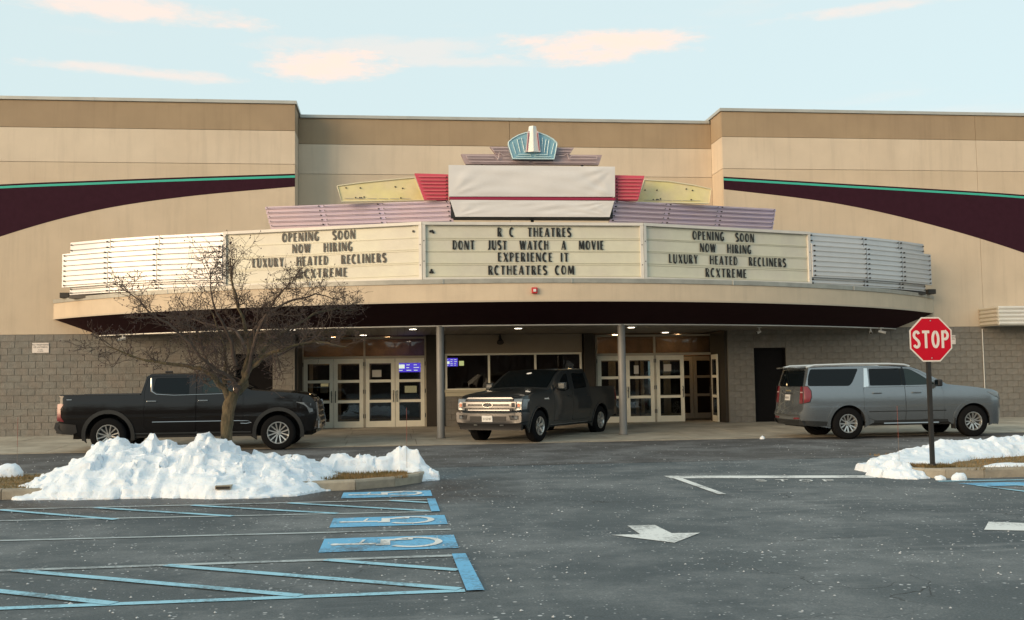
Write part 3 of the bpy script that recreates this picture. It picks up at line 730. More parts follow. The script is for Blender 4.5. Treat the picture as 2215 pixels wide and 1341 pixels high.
# notices on the glass
PAP = mat('paper', (.55, .52, .46), .7)
pm = MB()
for x, z, w, h, y in [(-.72, 1.79, .30, .23, YD - .045), (7.05 + 1.0, 1.78, .16, .28, YD - .045), (7.05 + 2.03, 1.85, .26, .24, YD - .045), (-2.45, 1.60, .26, .12, YD + .6), (-2.45, 1.28, .26, .2, YD + .6)]:
    MB().box(x, x + w, y, y + .003, z, z + h).build('paper_notice', PAP, TB)
# lobby interior
LW = mat('lobby_wall', (.10, .065, .04), .9, var=.2, vscale=2); LF = mat('lobby_floor', (.05, .04, .03), .4, var=.3, vscale=3); LC = mat('lobby_ceiling', (.06, .05, .04), .9)
lb = MB(); lb.box(XL - 1, XR + 1, 47, 47.2, .1, 3.4); lb.box(XL - 1.2, XL - 1, YD + .12, 47.2, .1, 3.4); lb.box(XR + 1.4, XR + 1.6, YD + .12, 47.2, .1, 3.4); lb.build('lobby_wall', LW, TB)
MB().box(XL - 1, XR + 1, YD + .12, 47, 3.16, 3.19).build('lobby_ceiling', LC, TB)
MB().box(XL - 1, XR + 1, YD - .1, 47, .136, .146).build('lobby_floor', LF, TB)
ct = MB(); ct.box(-2.4, 2.2, 42, 42.8, .14, 1.15); ct.box(7, 10, 43, 43.8, .14, 1.15); ct.build('lobby_counter', mat('counter', (.16, .10, .05), .5, var=.2), TB)
WARM = mat('warm_lamp', (1, .7, .35), .5, emit=(1, .60, .28), estr=34)
wl_ = MB()
for x, y in ((-2.1, 35.1), (-.3, 35.3), (7.6, 35.1), (9.9, 35.3), (-1.4, 39), (4.0, 38), (8.8, 39), (1.0, 43), (7.4, 43)): wl_.box(x, x + .16, y, y + .16, 3.135, 3.155)
wl_.build('lobby_downlight', WARM, TB)
for x0_, x1_ in ((XL - .5, 1.2), (6.6, XR + .6)): MB().box(x0_, x1_, YD + 2.17, YD + 2.23, 2.42, 3.15).build('added_header', mat('added_header_brown', (.42, .27, .17), .7, var=.25, vscale=3), TB)  # added panel whose brown stands in for the band reflected in the transoms
MB().box(-2.2, 1.9, 46.9, 46.98, 1.5, 2.5).build('lobby_poster', mat('poster_warm', (.35, .2, .1), .6, var=.5, vscale=6, c2=(.1, .05, .04)), TB)
SCR = mat('menu_screen', (.05, .03, .2), .3, emit=(.10, .06, .60), estr=1.3)
SCRT = mat('menu_text', (.7, .7, .8), .3, emit=(.85, .85, .7), estr=1.4)
def menu(x, y, z, w, h):
    s = MB().box(x, x + w, y, y + .04, z, z + h).build('menu_screen', SCR, TB); q = MB()
    for k in range(3):
        for j in range(4):
            a = x + w * (.06 + .32 * k); q.box(a, a + w * random.uniform(.12, .24), y - .004, y - .001, z + h * (.12 + .22 * j), z + h * (.17 + .22 * j))
    q.box(x + w * .05, x + w * .3, y - .005, y - .001, z + h * .3, z + h * .62); q.build('menu_lines', SCRT, s)
menu(.12, YD + 1.4, 1.95, .78, .42); menu(1.75, YD + .9, 2.12, .40, .28)
lg = MB(); lg.tube([(2.19, YD + .89, 2.20), (2.28, YD + .89, 2.20)], .001, 4)
MB().box(2.2, 2.36, YD + .88, YD + .92, 2.14, 2.30).build('window_badge', mat('badge_glow', (.7, .65, .2), .4, emit=(.75, .72, .3), estr=.9), TB)
MB().box(.35, .75, YD + .8, YD + .84, 1.25, 1.48).build('lobby_notice_board', mat('lit_notice', (.6, .5, .3), .6, emit=(.8, .6, .3), estr=.35), TB)
MB().box(-2.45, -2.2, YD + .9, YD + .94, 1.5, 1.62).build('lobby_notice_board', MATS['lit_notice'], TB)

# conduit on the right wall
pc = MB(); pc.tube([(19.66, YW - .03, 3.12), (19.66, YW - .03, .9)], .016, 6); tag(pc.build('conduit_pipe', WHITEM), 'thin pale pipe running down the block wall below the white ribbed canopy', 'pipe')

# small ribbed canopy at the far right
AW = thing('ribbed_door_canopy', 'white ribbed metal box canopy on the block wall at the far right', 'canopy', (22, YW, 3.2))
ab = MB(); ab.box(19.62, 26, YW - 1.05, YW - .01, 3.20, 3.78); ab.build('canopy_box', WHITEM, AW)
for k in range(5):
    z = 3.19 + k * .128
    mb = MB(); mb.ext([(19.62 - .0, YW - 1.055, z), (19.62, YW - 1.11, z + .05), (19.62, YW - 1.11, z + .085), (19.62, YW - 1.055, z + .115)], (6.4, 0, 0)); mb.build('rib', WHITEM, AW)
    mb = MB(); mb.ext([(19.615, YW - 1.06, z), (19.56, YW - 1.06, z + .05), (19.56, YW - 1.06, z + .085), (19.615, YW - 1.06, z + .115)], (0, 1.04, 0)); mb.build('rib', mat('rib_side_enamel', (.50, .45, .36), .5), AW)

# ================================================================== ENTRANCE CANOPY
def arcY(cx, half, y0, yend):
    sag = yend - y0; Rr = (half * half + sag * sag) / (2 * sag)
    return lambda x: y0 + Rr - math.sqrt(max(0, Rr * Rr - (x - cx) ** 2))
fasc = arcY(3.85, 14.1, 26.25, YW - .0)
soff = arcY(3.85, 12.75, 28.18, YW - .0)
NS = 72
def apts(cx, half, f): return [(cx - half + 2 * half * i / NS, f(cx - half + 2 * half * i / NS)) for i in range(NS + 1)]
FA = apts(3.85, 14.1, fasc); SA = apts(3.85, 12.75, soff)
CN = thing('entrance_canopy', 'wide curved canopy with tan fascia and dark sloping underside over the cinema entrance', 'canopy', (3.85, 30, 3.15))
def band(A, z0, z1, B=None, m=None, name='band', th=None, smooth=True):
    B = B or A; n = len(A); mb = MB(); mb.add([(x, y, z0) for x, y in A] + [(x, y, z1) for x, y in B], [(i, i + 1, n + i + 1, n + i) for i in range(n - 1)]); return mb.build(name, m, CN, smooth)
def ring(A, z0, z1, off, m, name):
    """closed band of section off x (z1-z0) following the arc, standing proud of it"""
    n = len(A); O = []
    for i in range(n):
        a, b = Vector(A[max(i - 1, 0)]), Vector(A[min(i + 1, n - 1)]); t = (b - a).normalized(); O.append((A[i][0] + t.y * off, A[i][1] - t.x * off))
    mb = MB(); mb.add([(x, y, z0) for x, y in A] + [(x, y, z0) for x, y in O] + [(x, y, z1) for x, y in O] + [(x, y, z1) for x, y in A],
                      [(k * n + i, k * n + i + 1, ((k + 1) % 4) * n + i + 1, ((k + 1) % 4) * n + i) for k in range(4) for i in range(n - 1)])
    return mb.build(name, m, CN, 30)
ring(FA, 3.70, 4.14, .02, FASC, 'fascia')
ring(FA, 4.142, 4.26, .045, GALV, 'flashing')
ring(FA, 3.655, 3.698, .03, mat('fascia_lip', (.50, .42, .32), .6), 'fascia_lip')
band(SA, 3.16, 3.66, FA, DARKS, 'sloped_underside')
ring(SA, 3.135, 3.165, .03, WHITEM, 'drip_edge')
n = len(FA); mb = MB(); mb.add([(x, y, 4.20) for x, y in FA], [tuple(range(n))]); mb.build('canopy_roof', GALV, CN)
mb = MB(); mb.add([(x, y, 3.175) for x, y in SA] + [(SA[-1][0], YW, 3.175), (XR, YW, 3.175), (XR, YD + .1, 3.175), (XL, YD + .1, 3.175), (XL, YW, 3.175)], [tuple(range(len(SA) + 5))]); mb.build('soffit_backing', SOFFB, CN)
for x in (-9.9, -6.2, -2.2, 1.25, 4.6, 9.2, 13.5): # flashing joints
    y = fasc(x); MB().box(x, x + .03, y - .065, y + .02, 4.138, 4.264).build('flashing_joint', CAPM, CN)
x = -8.7; k = 0
while x < 16.2:
    xm = x + .1; y0 = soff(xm) + .03; y1 = YD - .1 if XL + .1 < x < XR - .3 else YW - .02
    if y1 - y0 > .15: MB().box(x, x + .196, y0, y1, 3.150 + random.uniform(-.001, .001), 3.168).build('soffit_panel', SOFF, CN)
    x += .205; k += 1
LMP = mat('soffit_lamp_glow', (1, .95, .85), .4, emit=(1, .86, .66), estr=4.5)
def soffit_lamp(x, y, lab):
    t = thing('recessed_light', lab, 'ceiling light', (x, y, 3.148), group='recessed lights in the canopy ceiling')
    mb = MB(); mb.box(x - .13, x + .13, y - .13, y + .13, 3.118, 3.148); mb.build('trim', WHITEM, t)
    mb = MB(); mb.tube([(x, y, 3.112), (x, y, 3.117)], .10, 14); mb.build('lamp', LMP, t)
for x, y, lab in [(-2.84, 29.2, 'lit recessed light near the front edge of the canopy ceiling, nearest the bare tree'), (-.97, 32.9, 'lit recessed light above the middle of the left pair of entrance doors'),
                  (.54, 29.4, 'lit recessed light near the front edge just left of the left column'), (3.57, 29.4, 'lit recessed light above the windshield of the dark grey pickup'),
                  (6.92, 29.4, 'lit recessed light just right of the right column'), (8.88, 32.9, 'lit recessed light above the right entrance doors')]:
    soffit_lamp(x, y, lab)

# columns
for x, y, lab in [(1.27, 28.40, 'round grey steel column left of the dark grey pickup'), (6.39, 28.40, 'round grey steel column in front of the dark grey pickup bed')]:
    t = thing('support_column', lab, 'column', (x, y, .05), group='columns carrying the canopy')
    mb = MB(); mb.tube([(x, y, .04), (x, y, 3.155)], .108, 24); mb.build('shaft', COLM, t, 40)
    mb = MB(); mb.tube([(x, y, .04), (x, y, .075)], .135, 24); mb.build('base_ring', mat('column_base', (.14, .13, .12), .6), t, 40)

# ================================================================== SIGNS ON THE CANOPY
PF = [(-9.5, 31.3), (-4.7, 29.1), (.76, 27.15), (6.78, 27.2), (12.2, 28.8), (17.2, 31.4)]
class Facet:
    def __init__(s, a, b):
        s.a = Vector((*a, 0)); s.b = Vector((*b, 0)); s.u = (s.b - s.a).normalized(); s.n = Vector((s.u.y, -s.u.x, 0)); s.L = (s.b - s.a).length
    def p(s, t, z, d=0): q = s.a + s.u * t + s.n * d; return (q.x, q.y, z)
    def box(s, mb, t0, t1, z0, z1, d0, d1):
        vs = [s.p(t0, z0, d0), s.p(t1, z0, d0), s.p(t1, z0, d1), s.p(t0, z0, d1), s.p(t0, z1, d0), s.p(t1, z1, d0), s.p(t1, z1, d1), s.p(t0, z1, d1)]
        mb.add(vs, [(3, 2, 1, 0), (4, 5, 6, 7), (0, 1, 5, 4), (1, 2, 6, 5), (2, 3, 7, 6), (3, 0, 4, 7)])
ROWS = {1: [('OPENING  SOON', 1.756, 3.896, 5.505), ('NOW  HIRING', 2.059, 3.815, 5.183), ('LUXURY  HEATED  RECLINERS', .87, 4.777, 4.832), ('RCXTREME', 2.237, 3.666, 4.487)],
        2: [('R C  THEATRES', 2.017, 4.022, 5.482), ('DONT  JUST  WATCH  A  MOVIE', .808, 4.921, 5.13), ('EXPERIENCE IT', 2.021, 3.946, 4.804), ('RCTHEATRES COM', 1.755, 4.092, 4.454)],
        3: [('OPENING  SOON', 1.592, 3.67, 5.482), ('NOW  HIRING', 1.825, 3.561, 5.142), ('LUXURY  HEATED  RECLINERS', .806, 4.768, 4.801), ('RCXTREME', 1.987, 3.377, 4.444)]}
LABS = {1: 'left cream marquee letter board behind the bare tree, reading OPENING SOON NOW HIRING', 2: 'middle cream marquee letter board reading DONT JUST WATCH A MOVIE', 3: 'right cream marquee letter board next to the white ribbed wing, reading OPENING SOON'}
for i in (1, 2, 3):
    F = Facet(PF[i], PF[i + 1]); mid = (F.a + F.b) / 2
    t = thing('marquee_board', LABS[i], 'marquee sign', (mid.x, mid.y, 4.3), group='letter boards of the marquee')
    mb = MB(); F.box(mb, .02, F.L - .02, 4.30, 5.86, -.35, -.05); mb.build('cabinet', WHITEM, t)
    mb = MB(); F.box(mb, .06, F.L - .06, 4.36, 5.82, -.049, -.02); mb.build('face', READER, t)
    mb = MB(); F.box(mb, .0, F.L, 5.79, 5.87, -.06, .05); F.box(mb, 0, F.L, 4.30, 4.38, -.06, .05); F.box(mb, 0, .085, 4.381, 5.789, -.06, .045); F.box(mb, F.L - .085, F.L, 4.381, 5.789, -.06, .045)
    mb.build('frame', mat('frame_white', (.62, .59, .54), .4, var=.08, vscale=2), t)
    mb = MB(); F.box(mb, .3, F.L - .3, 5.775, 5.79, -.02, .03); mb.build('frame_gutter', mat('gutter_grey', (.30, .28, .24), .5), t)  # darker grey strip just under the top rail
    for z0 in [r[3] for r in ROWS[i]]:
        for z in (z0 - .045, z0 + .262):
            mb = MB(); F.box(mb, .09, F.L - .09, z, z + .014, -.021, -.006); mb.build('letter_rail', RAIL, t)
    for txt, s0, s1, z0 in ROWS[i]:
        lay, wf = text_layout(txt, s0, s1, .245)
        for c, x in lay:
            o = newobj('letter', letter_mesh(c, .245, wf, .20, .10, .006, LETTER, 'm'), t)
            o.location = F.p(x, z0 + random.uniform(-.004, .004), .002); o.rotation_euler = (0, random.uniform(-.012, .012), math.atan2(F.u.y, F.u.x))
    # seams and the screws on the end posts
    mb = MB()
    for zz in (4.8, 5.35): F.box(mb, .03, .055, zz, zz + .025, .046, .052); F.box(mb, F.L - .055, F.L - .03, zz - .1, zz - .075, .046, .052)
    mb.build('screws', DIRT, t)
    mb = MB()
    blobs = {1: [(5.55, 5.63)], 2: [(.22, 5.62), (.27, 5.63), (.30, 5.59), (.21, 4.52), (.27, 4.52), (.24, 4.58)], 3: []}[i]
    for bx, bz in blobs:
        mb.tube([F.p(bx, bz, -.018), F.p(bx, bz, .01)], .032, 10)
    if blobs: mb.build('hole_patch', LETTER, t)
# gap line under boards
for i in (0, 1, 2, 3, 4):
    F = Facet(PF[i], PF[i + 1]); mb = MB(); F.box(mb, 0, F.L, 4.205, 4.30, -.30, -.02); mb.build('sign_footing', DIRT if i in (1, 2, 3) else DIRT, CN)

def ribbed_wing(i, label):
    F = Facet(PF[i], PF[i + 1]); mid = (F.a + F.b) / 2; L = F.L; left = i == 0
    t = thing('ribbed_marquee_wing', label, 'marquee wing', (mid.x, mid.y, 4.3), group='white ribbed wings at the two ends of the marquee')
    seg = [0, .30, .62, 1.0] if left else [0, .40, .72, 1.0]
    bulge = lambda s: .22 * 4 * s * (1 - s)
    e0, e1 = (.0, L) if left else (.0, L)
    def pan(mname, s0, s1, z0, z1, d, name, th=.03, ex0=0, ex1=0, z0b=None):
        a0, a1 = s0 * L - ex0, s1 * L + ex1; q = []
        for dd in (d - th, d):
            for z in (z0, z1):
                for a, s in ((a0, s0), (a1, s1)): q.append(F.p(a, z, dd + bulge(s)))
        mb = MB(); mb.add(q, [(0, 1, 3, 2), (4, 6, 7, 5), (0, 4, 5, 1), (2, 3, 7, 6), (0, 2, 6, 4), (1, 5, 7, 3)]); return mb.build(name, mname, t)
    for a, b in zip(seg, seg[1:]):
        pan(RIB, a + .002, b - .002, 4.31, 5.86, -.03, 'backing_panel', .2)
        exl = .20 if (left and a == 0) else 0; exr = .22 if ((not left) and b == 1.0) else 0
        pan(RIB, a + .002, b - .002, 4.53, 5.52, .07, 'front_panel', .10, exl, exr)
        for z, d in [(5.78, -.02), (5.62, -.02), (5.46, .08), (5.31, .08), (5.16, .08), (5.01, .08), (4.86, .08), (4.71, .08), (4.58, .08), (4.47, -.02), (4.36, -.02)]:
            ins = .015; A = (a + ins) * L - (exl * .8 if d > 0 else 0); B_ = (b - ins) * L + (exr * .8 if d > 0 else 0)
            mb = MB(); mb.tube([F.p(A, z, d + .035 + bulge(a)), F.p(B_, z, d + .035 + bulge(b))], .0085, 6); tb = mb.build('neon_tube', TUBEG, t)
            for q, s in ((A, a), (B_, b)): mb = MB(); mb.tube([F.p(q, z, d + bulge(s)), F.p(q, z, d + .045 + bulge(s))], .023, 8); mb.build('tube_socket', DIRT, tb)
    return t
ribbed_wing(0, 'white ribbed metal marquee wing left of the boards, glowing gold in the low sun')
ribbed_wing(4, 'white ribbed metal marquee wing right of the boards, pale blue-grey in the shade')
for x, y, lab in [(-9.78, 31.75, 'small dark box at the left end of the marquee wing on the canopy roof'), (17.58, 31.75, 'small dark box at the right end of the marquee wing on the canopy roof')]:
    tag(bevel(MB().box(x - .12, x + .15, y, y + .3, 4.26, 4.42).build('junction_box', DIRT), .01), lab, 'box')

def plate(name, pts, y, th, m, parent, y2=None):
    """front outline in x,z at depth y (may slope to y2 with x)"""
    xs_ = [p[0] for p in pts]; a, b = min(xs_), max(xs_)
    f = lambda x: y if y2 is None else y + (y2 - y) * (x - a) / (b - a)
    mb = MB(); mb.ext([(x, f(x), z) for x, z in pts], (0, th, 0)); return mb.build(name, m, parent)
# centre sign covered in white fabric
CS = thing('covered_centre_sign', 'large blank sign box wrapped in white fabric with a crimson band, above the middle board', 'sign', (3.77, 27.4, 5.9))
plate('sign_box', [(1.55, 6.03), (6.0, 6.03), (6.0, 7.42), (1.55, 7.42)], 27.40, .45, GREYPL, CS)
def cloth(name, quad, y, amp, nx=60, nz=16, seed=1):
    random.seed(seed); mb = MB(); folds = [(random.uniform(-1, 1), random.uniform(.3, 1), random.uniform(0, 6.28), random.uniform(2, 6)) for _ in range(7)]
    (ax, az), (bx, bz), (cx, cz), (dx, dz) = quad; vs = []
    for j in range(nz + 1):
        for i in range(nx + 1):
            u, v = i / nx, j / nz; x = (ax * (1 - u) + bx * u) * (1 - v) + (dx * (1 - u) + cx * u) * v; z = (az * (1 - u) + bz * u) * (1 - v) + (dz * (1 - u) + cz * u) * v
            d = sum(math.sin(6.28 * (u * fx * k + v * fz * k * .6) + ph) for fx, fz, ph, k in folds) / 7
            # radiating creases from the four corners
            for (qx, qz, sgn) in ((1, 1, 1), (0, 0, -1), (1, 0, 1)):
                du, dv = (u - qx) * 3.2, (v - qz); rr = math.hypot(du, dv); an = math.atan2(dv, du); d += 1.1 * math.exp(-rr * 1.6) * math.sin(an * 13) * min(1, rr * 4)
            e = min(u, 1 - u) * 12; e2 = min(v, 1 - v) * 6; k = min(1, e, e2)
            vs.append((x, y - .012 - amp * (d + .6) * k, z))
    w = nx + 1; fs = [(j * w + i, j * w + i + 1, (j + 1) * w + i + 1, (j + 1) * w + i) for j in range(nz) for i in range(nx)]
    mb.add(vs, fs); o = mb.build(name, WCLOTH, CS, 60); random.seed(5); return o
cloth('fabric_cover', [(1.49, 6.59), (6.05, 6.61), (6.07, 7.45), (1.49, 7.45)], 27.33, .02, seed=3)
cloth('fabric_cover', [(1.66, 6.04), (5.89, 6.05), (6.03, 6.50), (1.52, 6.50)], 27.33, .014, seed=8)
plate('cover_edge', [(1.50, 6.60), (6.04, 6.61), (6.06, 7.44), (1.50, 7.44)], 27.335, .06, WCLOTH, CS); plate('cover_edge', [(1.67, 6.05), (5.88, 6.06), (6.02, 6.49), (1.53, 6.49)], 27.335, .06, WCLOTH, CS)
plate('crimson_band', [(1.50, 6.505), (6.05, 6.515), (6.05, 6.585), (1.50, 6.575)], 27.31, .09, CRIM, CS)
# coral louvred panels
for pts, lab, sgn in [([(.58, 7.25), (1.49, 7.23), (1.49, 6.53), (.84, 6.53)], 'coral red louvred panel on the left side of the white fabric sign', 1), ([(6.10, 7.25), (6.94, 7.24), (6.74, 6.55), (6.10, 6.55)], 'coral red louvred panel on the right side of the white fabric sign', -1)]:
    t = thing('coral_louvre_panel', lab, 'sign panel', ((pts[0][0] + pts[1][0]) / 2, 27.5, 6.5), group='coral panels beside the white sign')
    plate('panel', pts, 27.50, .15, CORAL, t)
    for k in range(7):
        z = 6.58 + k * .095; f = (z - 6.53) / .72
        if sgn > 0: a, b = .84 + (.58 - .84) * f + .06, 1.44
        else: a, b = 6.15, 6.74 + .20 * f - .06
        mb = MB(); mb.tube([(a, 27.46, z), (b, 27.46, z)], .013, 6); tb = mb.build('neon_tube', CORALT, t)
        mb = MB(); q = b if sgn > 0 else a; mb.tube([(q, 27.5, z), (q, 27.45, z)], .018, 6); mb.build('tube_socket', DIRT, tb)
# pale yellow wings
for pts, lab in [([(-1.52, 7.0), (-.9, 7.09), (-.2, 7.17), (.6, 7.25), (.84, 6.62), (-1.40, 6.57)], 'pale yellow curved panel left of the coral panel'), ([(7.08, 7.24), (7.8, 7.2), (8.5, 7.10), (9.02, 6.99), (8.95, 6.58), (6.86, 6.60)], 'pale yellow curved panel right of the coral panel')]:
    t = thing('yellow_wing_panel', lab, 'sign panel', (pts[1][0], 28.1, 6.6), group='pale yellow panels either side')
    plate('panel', pts, 28.1, .14, YELL, t)
    edge = MB(); P3 = [(x, 28.085, z) for x, z in pts]; edge.tube(P3 + [P3[0]], .018, 6); edge.build('edge_trim', mat('yellow_trim', (.66, .60, .42), .5), t)
    xs_ = [p[0] for p in pts]; a, b = min(xs_), max(xs_); mb = MB(); random.seed(4)
    for _ in range(9):
        x = random.uniform(a + .2, b - .25); z = random.choice([6.68, 6.70, 6.95, 6.99]); z = min(z, interp(sorted(pts[:4]), x) - .06); mb.tube([(x, 28.1, z), (x, 28.07, z)], .02, 6)
    stuff(mb.build('tube_sockets', DIRT, t))
    for k in range(6):
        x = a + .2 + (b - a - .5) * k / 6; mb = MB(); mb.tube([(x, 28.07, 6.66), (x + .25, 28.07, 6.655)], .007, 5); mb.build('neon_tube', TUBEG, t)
# lilac louvred wings
for (x0, x1, yf0, yf1, zt0, zt1, zb0, zb1, lab, lft) in [(-3.60, 1.52, 29.3, 27.55, 6.62, 6.52, 6.12, 6.02, 'long lilac louvred panel below the left yellow panel', True), (6.07, 11.35, 27.5, 29.2, 6.54, 6.62, 6.03, 6.12, 'long lilac louvred panel below the right yellow panel', False)]:
    t = thing('lilac_louvre_wing', lab, 'sign panel', ((x0 + x1) / 2, 28.4, 6.0), group='lilac panels above the letter boards')
    sl_ = .17
    pts = [(x0 - (0 if lft else 0), zt0), (x1, zt1), (x1 + (.12 if lft else -.12), zb1 - .14), (x0 + (.16 if lft else -.16), zb0 - .14)]
    P4 = [(pts[0][0], yf0, pts[0][1]), (pts[1][0], yf1, pts[1][1]), (pts[2][0], yf1, pts[2][1]), (pts[3][0], yf0, pts[3][1])]
    mb = MB(); mb.ext(P4, (0, .14, 0)); mb.build('panel', LILAC, t)
    nrm = Vector((x1 - x0, yf1 - yf0, 0)).normalized(); nrm = Vector((nrm.y, -nrm.x, 0))
    for k in range(5):
        f = .06 + .2 * k
        A = Vector(P4[0]).lerp(Vector(P4[3]), f); B_ = Vector(P4[1]).lerp(Vector(P4[2]), f)
        for s0, s1 in ((.015, .30), (.33, .62), (.65, .985)):
            a, b = A.lerp(B_, s0) + nrm * .05, A.lerp(B_, s1) + nrm * .05
            mb = MB(); mb.tube([a, b], .014, 6); tb = mb.build('neon_tube', LILACT, t)
            for e_ in (a, b): mb = MB(); mb.tube([e_ - nrm * .05, e_ + nrm * .012], .018, 6); mb.build('tube_socket', DIRT, tb)
        if k < 4:
            a, b = A.lerp(B_, 0), A.lerp(B_, 1); dz = Vector((0, 0, -.02)); mb = MB()
            mb.ext([a + nrm * .002, a + nrm * .028 + dz, b + nrm * .028 + dz, b + nrm * .002], (0, 0, -.018)); mb.build('louvre', LILAC, t)
# top ornament
OR = thing('fan_crest_ornament', 'pale blue fan crest with white tapered fin and mauve steps on top of the marquee', 'ornament', (3.8, 27.6, 7.5))
for pts, y in [([(1.85, 7.82), (5.78, 7.84), (5.68, 7.56), (1.98, 7.54)], 27.62), ([(2.65, 8.03), (4.99, 8.03), (4.86, 7.84), (2.80, 7.83)], 27.60)]:
    plate('step', pts, y, .14, MAUVE, OR)
tb_ = [[(1.98, 7.76), (2.78, 7.76), (2.86, 7.66)], [(1.98, 7.76), (2.02, 7.69), (2.74, 7.69)], [(2.06, 7.60), (3.72, 7.60)], [(3.82, 7.60), (5.58, 7.61)], [(2.86, 7.66), (2.90, 7.86), (3.02, 7.78)], [(2.70, 7.98), (3.14, 7.99)], [(2.70, 7.98), (2.74, 7.90), (3.12, 7.90)],
       [(4.56, 7.99), (4.92, 7.99), (4.89, 7.91), (4.54, 7.91)], [(4.55, 7.79), (4.68, 7.79), (4.78, 7.86), (4.82, 7.70), (4.90, 7.79), (5.62, 7.78)], [(4.84, 7.70), (5.60, 7.71), (5.62, 7.78)], [(3.0, 7.70), (3.16, 7.70)], [(3.0, 7.78), (3.16, 7.80)]]
for p in tb_:
    mb = MB(); mb.tube([(x, 27.55, z) for x, z in p], .013, 6); mb.build('neon_tube', mat('mauve_tube', (.52, .42, .42), .3), OR)
fan = [(3.26, 7.67), (3.14, 8.06), (3.14, 8.12), (3.25, 8.22), (3.42, 8.32), (3.62, 8.39), (3.81, 8.41), (4.0, 8.39), (4.2, 8.32), (4.38, 8.22), (4.48, 8.12), (4.48, 8.06), (4.40, 7.67)]
plate('fan_panel', fan, 27.45, .16, FAN, OR)
mb = MB(); mb.tube([(x, 27.44, z) for x, z in fan + [fan[0]]], .018, 6); mb.build('edge_trim', FANT, OR)
for p in [[(3.34, 7.80), (3.25, 8.12)], [(3.46, 7.84), (3.38, 8.20), (3.46, 8.21)], [(3.58, 7.84), (3.50, 8.24)], [(4.32, 7.80), (4.40, 8.12)], [(4.20, 7.78), (4.26, 8.20), (4.18, 8.21), (4.12, 7.85)], [(4.06, 7.84), (4.08, 8.24)], [(3.40, 7.78), (3.74, 7.78), (3.76, 7.72)], [(3.34, 7.72), (3.76, 7.72)], [(4.22, 7.78), (3.88, 7.78), (3.86, 7.72)], [(4.32, 7.72), (3.88, 7.72)]]:
    mb = MB(); mb.tube([(x, 27.42, z) for x, z in p], .011, 6); mb.build('neon_tube', FANT, OR)
mb = MB(); mb.ext([(3.62, 27.36, 7.80), (3.81, 27.26, 7.80), (4.00, 27.36, 7.80), (4.00, 27.44, 7.80), (3.62, 27.44, 7.80)], (0, 0, .001)); 
mb = MB(); b0 = [(3.60, 27.44), (3.62, 27.36), (3.81, 27.28), (4.0, 27.36), (4.02, 27.44)]; b1 = [(3.71, 27.44), (3.72, 27.37), (3.81, 27.31), (3.90, 27.37), (3.91, 27.44)]
vs = [(x, y, 7.84) for x, y in b0] + [(x, y, 8.56) for x, y in b1]; mb.add(vs, [(i, i + 1, 6 + i, 5 + i) for i in range(4)] + [(4, 0, 5, 9), (0, 1, 2, 3, 4), (5, 6, 7, 8, 9)]); mb.build('fin', WHITEM, OR)
FC = mat('fin_cheek', (.60, .50, .50), .45)
for s in (-1, 1):
    c = 3.81
    mb = MB(); mb.ext([(c + s * .20, 27.40, 7.84), (c + s * .145, 27.40, 8.42), (c + s * .10, 27.40, 8.42), (c + s * .15, 27.40, 7.84)], (0, -.06, 0)); mb.build('fin_cheek', FC, OR)
    mb = MB(); mb.tube([(c + s * .165, 27.335, 7.88), (c + s * .118, 27.335, 8.36)], .010, 5); mb.build('neon_tube', CRIM, OR)
mt = MB()
for x in (2.4, 5.2): mt.box(x, x + .06, 27.7, 27.76, 7.3, 7.7)
mt.build('mounting_post', DIRT, OR)
# frame behind the signs
SF = thing('sign_support_frame', 'dark steel posts behind the white fabric sign on the canopy roof', 'frame', (3.8, 28.2, 4.2))
for x in (-2.8, -.8, 1.2, 3.8, 6.4, 8.4, 10.4):
    top = 6.4 if abs(x - 3.8) > 3.5 else 7.1
    mb = MB(); yb = 29.45 if abs(x - 3.8) > 6 else (28.9 if abs(x - 3.8) > 4 else 27.95); mb.box(x, x + .08, yb, yb + .08, 4.2, top); mb.build('post', DIRT, SF)

# fire strobe, cameras, horn, notices
t = thing('fire_strobe', 'small red fire alarm strobe in the middle of the tan canopy fascia', 'alarm', (3.62, 26.23, 3.92))
bevel(MB().box(3.55, 3.70, 26.15, 26.225, 3.86, 4.02).build('housing', REDP, t), .012); bevel(MB().box(3.59, 3.66, 26.125, 26.149, 3.905, 3.975).build('lens', LENS, t), .006)
def camera_unit(x, y, z, ang, lab, long=True):
    t = thing('security_camera', lab, 'camera', (x, y, z), group='security cameras under the canopy')
    mb = MB(); mb.box(x - .06, x + .06, y - .06, y + .06, z - .02, z); mb.build('mount', WHITEM, t)
    mb = MB(); mb.tube([(x, y, z - .02), (x, y, z - .10)], .02, 8); mb.build('arm', WHITEM, t, 40)
    dx, dy = math.cos(ang), math.sin(ang); mb = MB(); l = .15 if long else .07
    mb.tube([(x - dx * l * .5, y - dy * l * .5, z - .11), (x + dx * l, y + dy * l, z - .17)], .045, 12); mb.build('housing', WHITEM, t, 40)
    mb = MB(); mb.tube([(x + dx * l, y + dy * l, z - .17), (x + dx * (l + .012), y + dy * (l + .012), z - .176)], .034, 12); mb.build('lens', DIRT, t, 40)
camera_unit(-7.95, 31.3, 3.14, R(200), 'white security camera under the left end of the canopy')
camera_unit(11.15, 30.35, 3.14, R(180), 'white security camera under the canopy edge above the block pier', False)
camera_unit(15.2, 31.3, 3.14, R(250), 'small downward security camera under the right end of the canopy', False)
camera_unit(15.5, 31.2, 3.14, R(-30), 'white bullet security camera at the right end of the canopy, pointing right')
t = thing('horn_loudspeaker', 'dark cone loudspeaker hanging on the wall above the ticket window', 'loudspeaker', (3.48, 33.6, 3.05))
mb = MB(); mb.tube([(3.48, 33.62, 3.14), (3.48, 33.62, 3.02), (3.48, 33.56, 2.92), (3.48, 33.52, 2.86)], [.02, .035, .09, .12], 12); mb.build('horn', DIRT, t, 40)
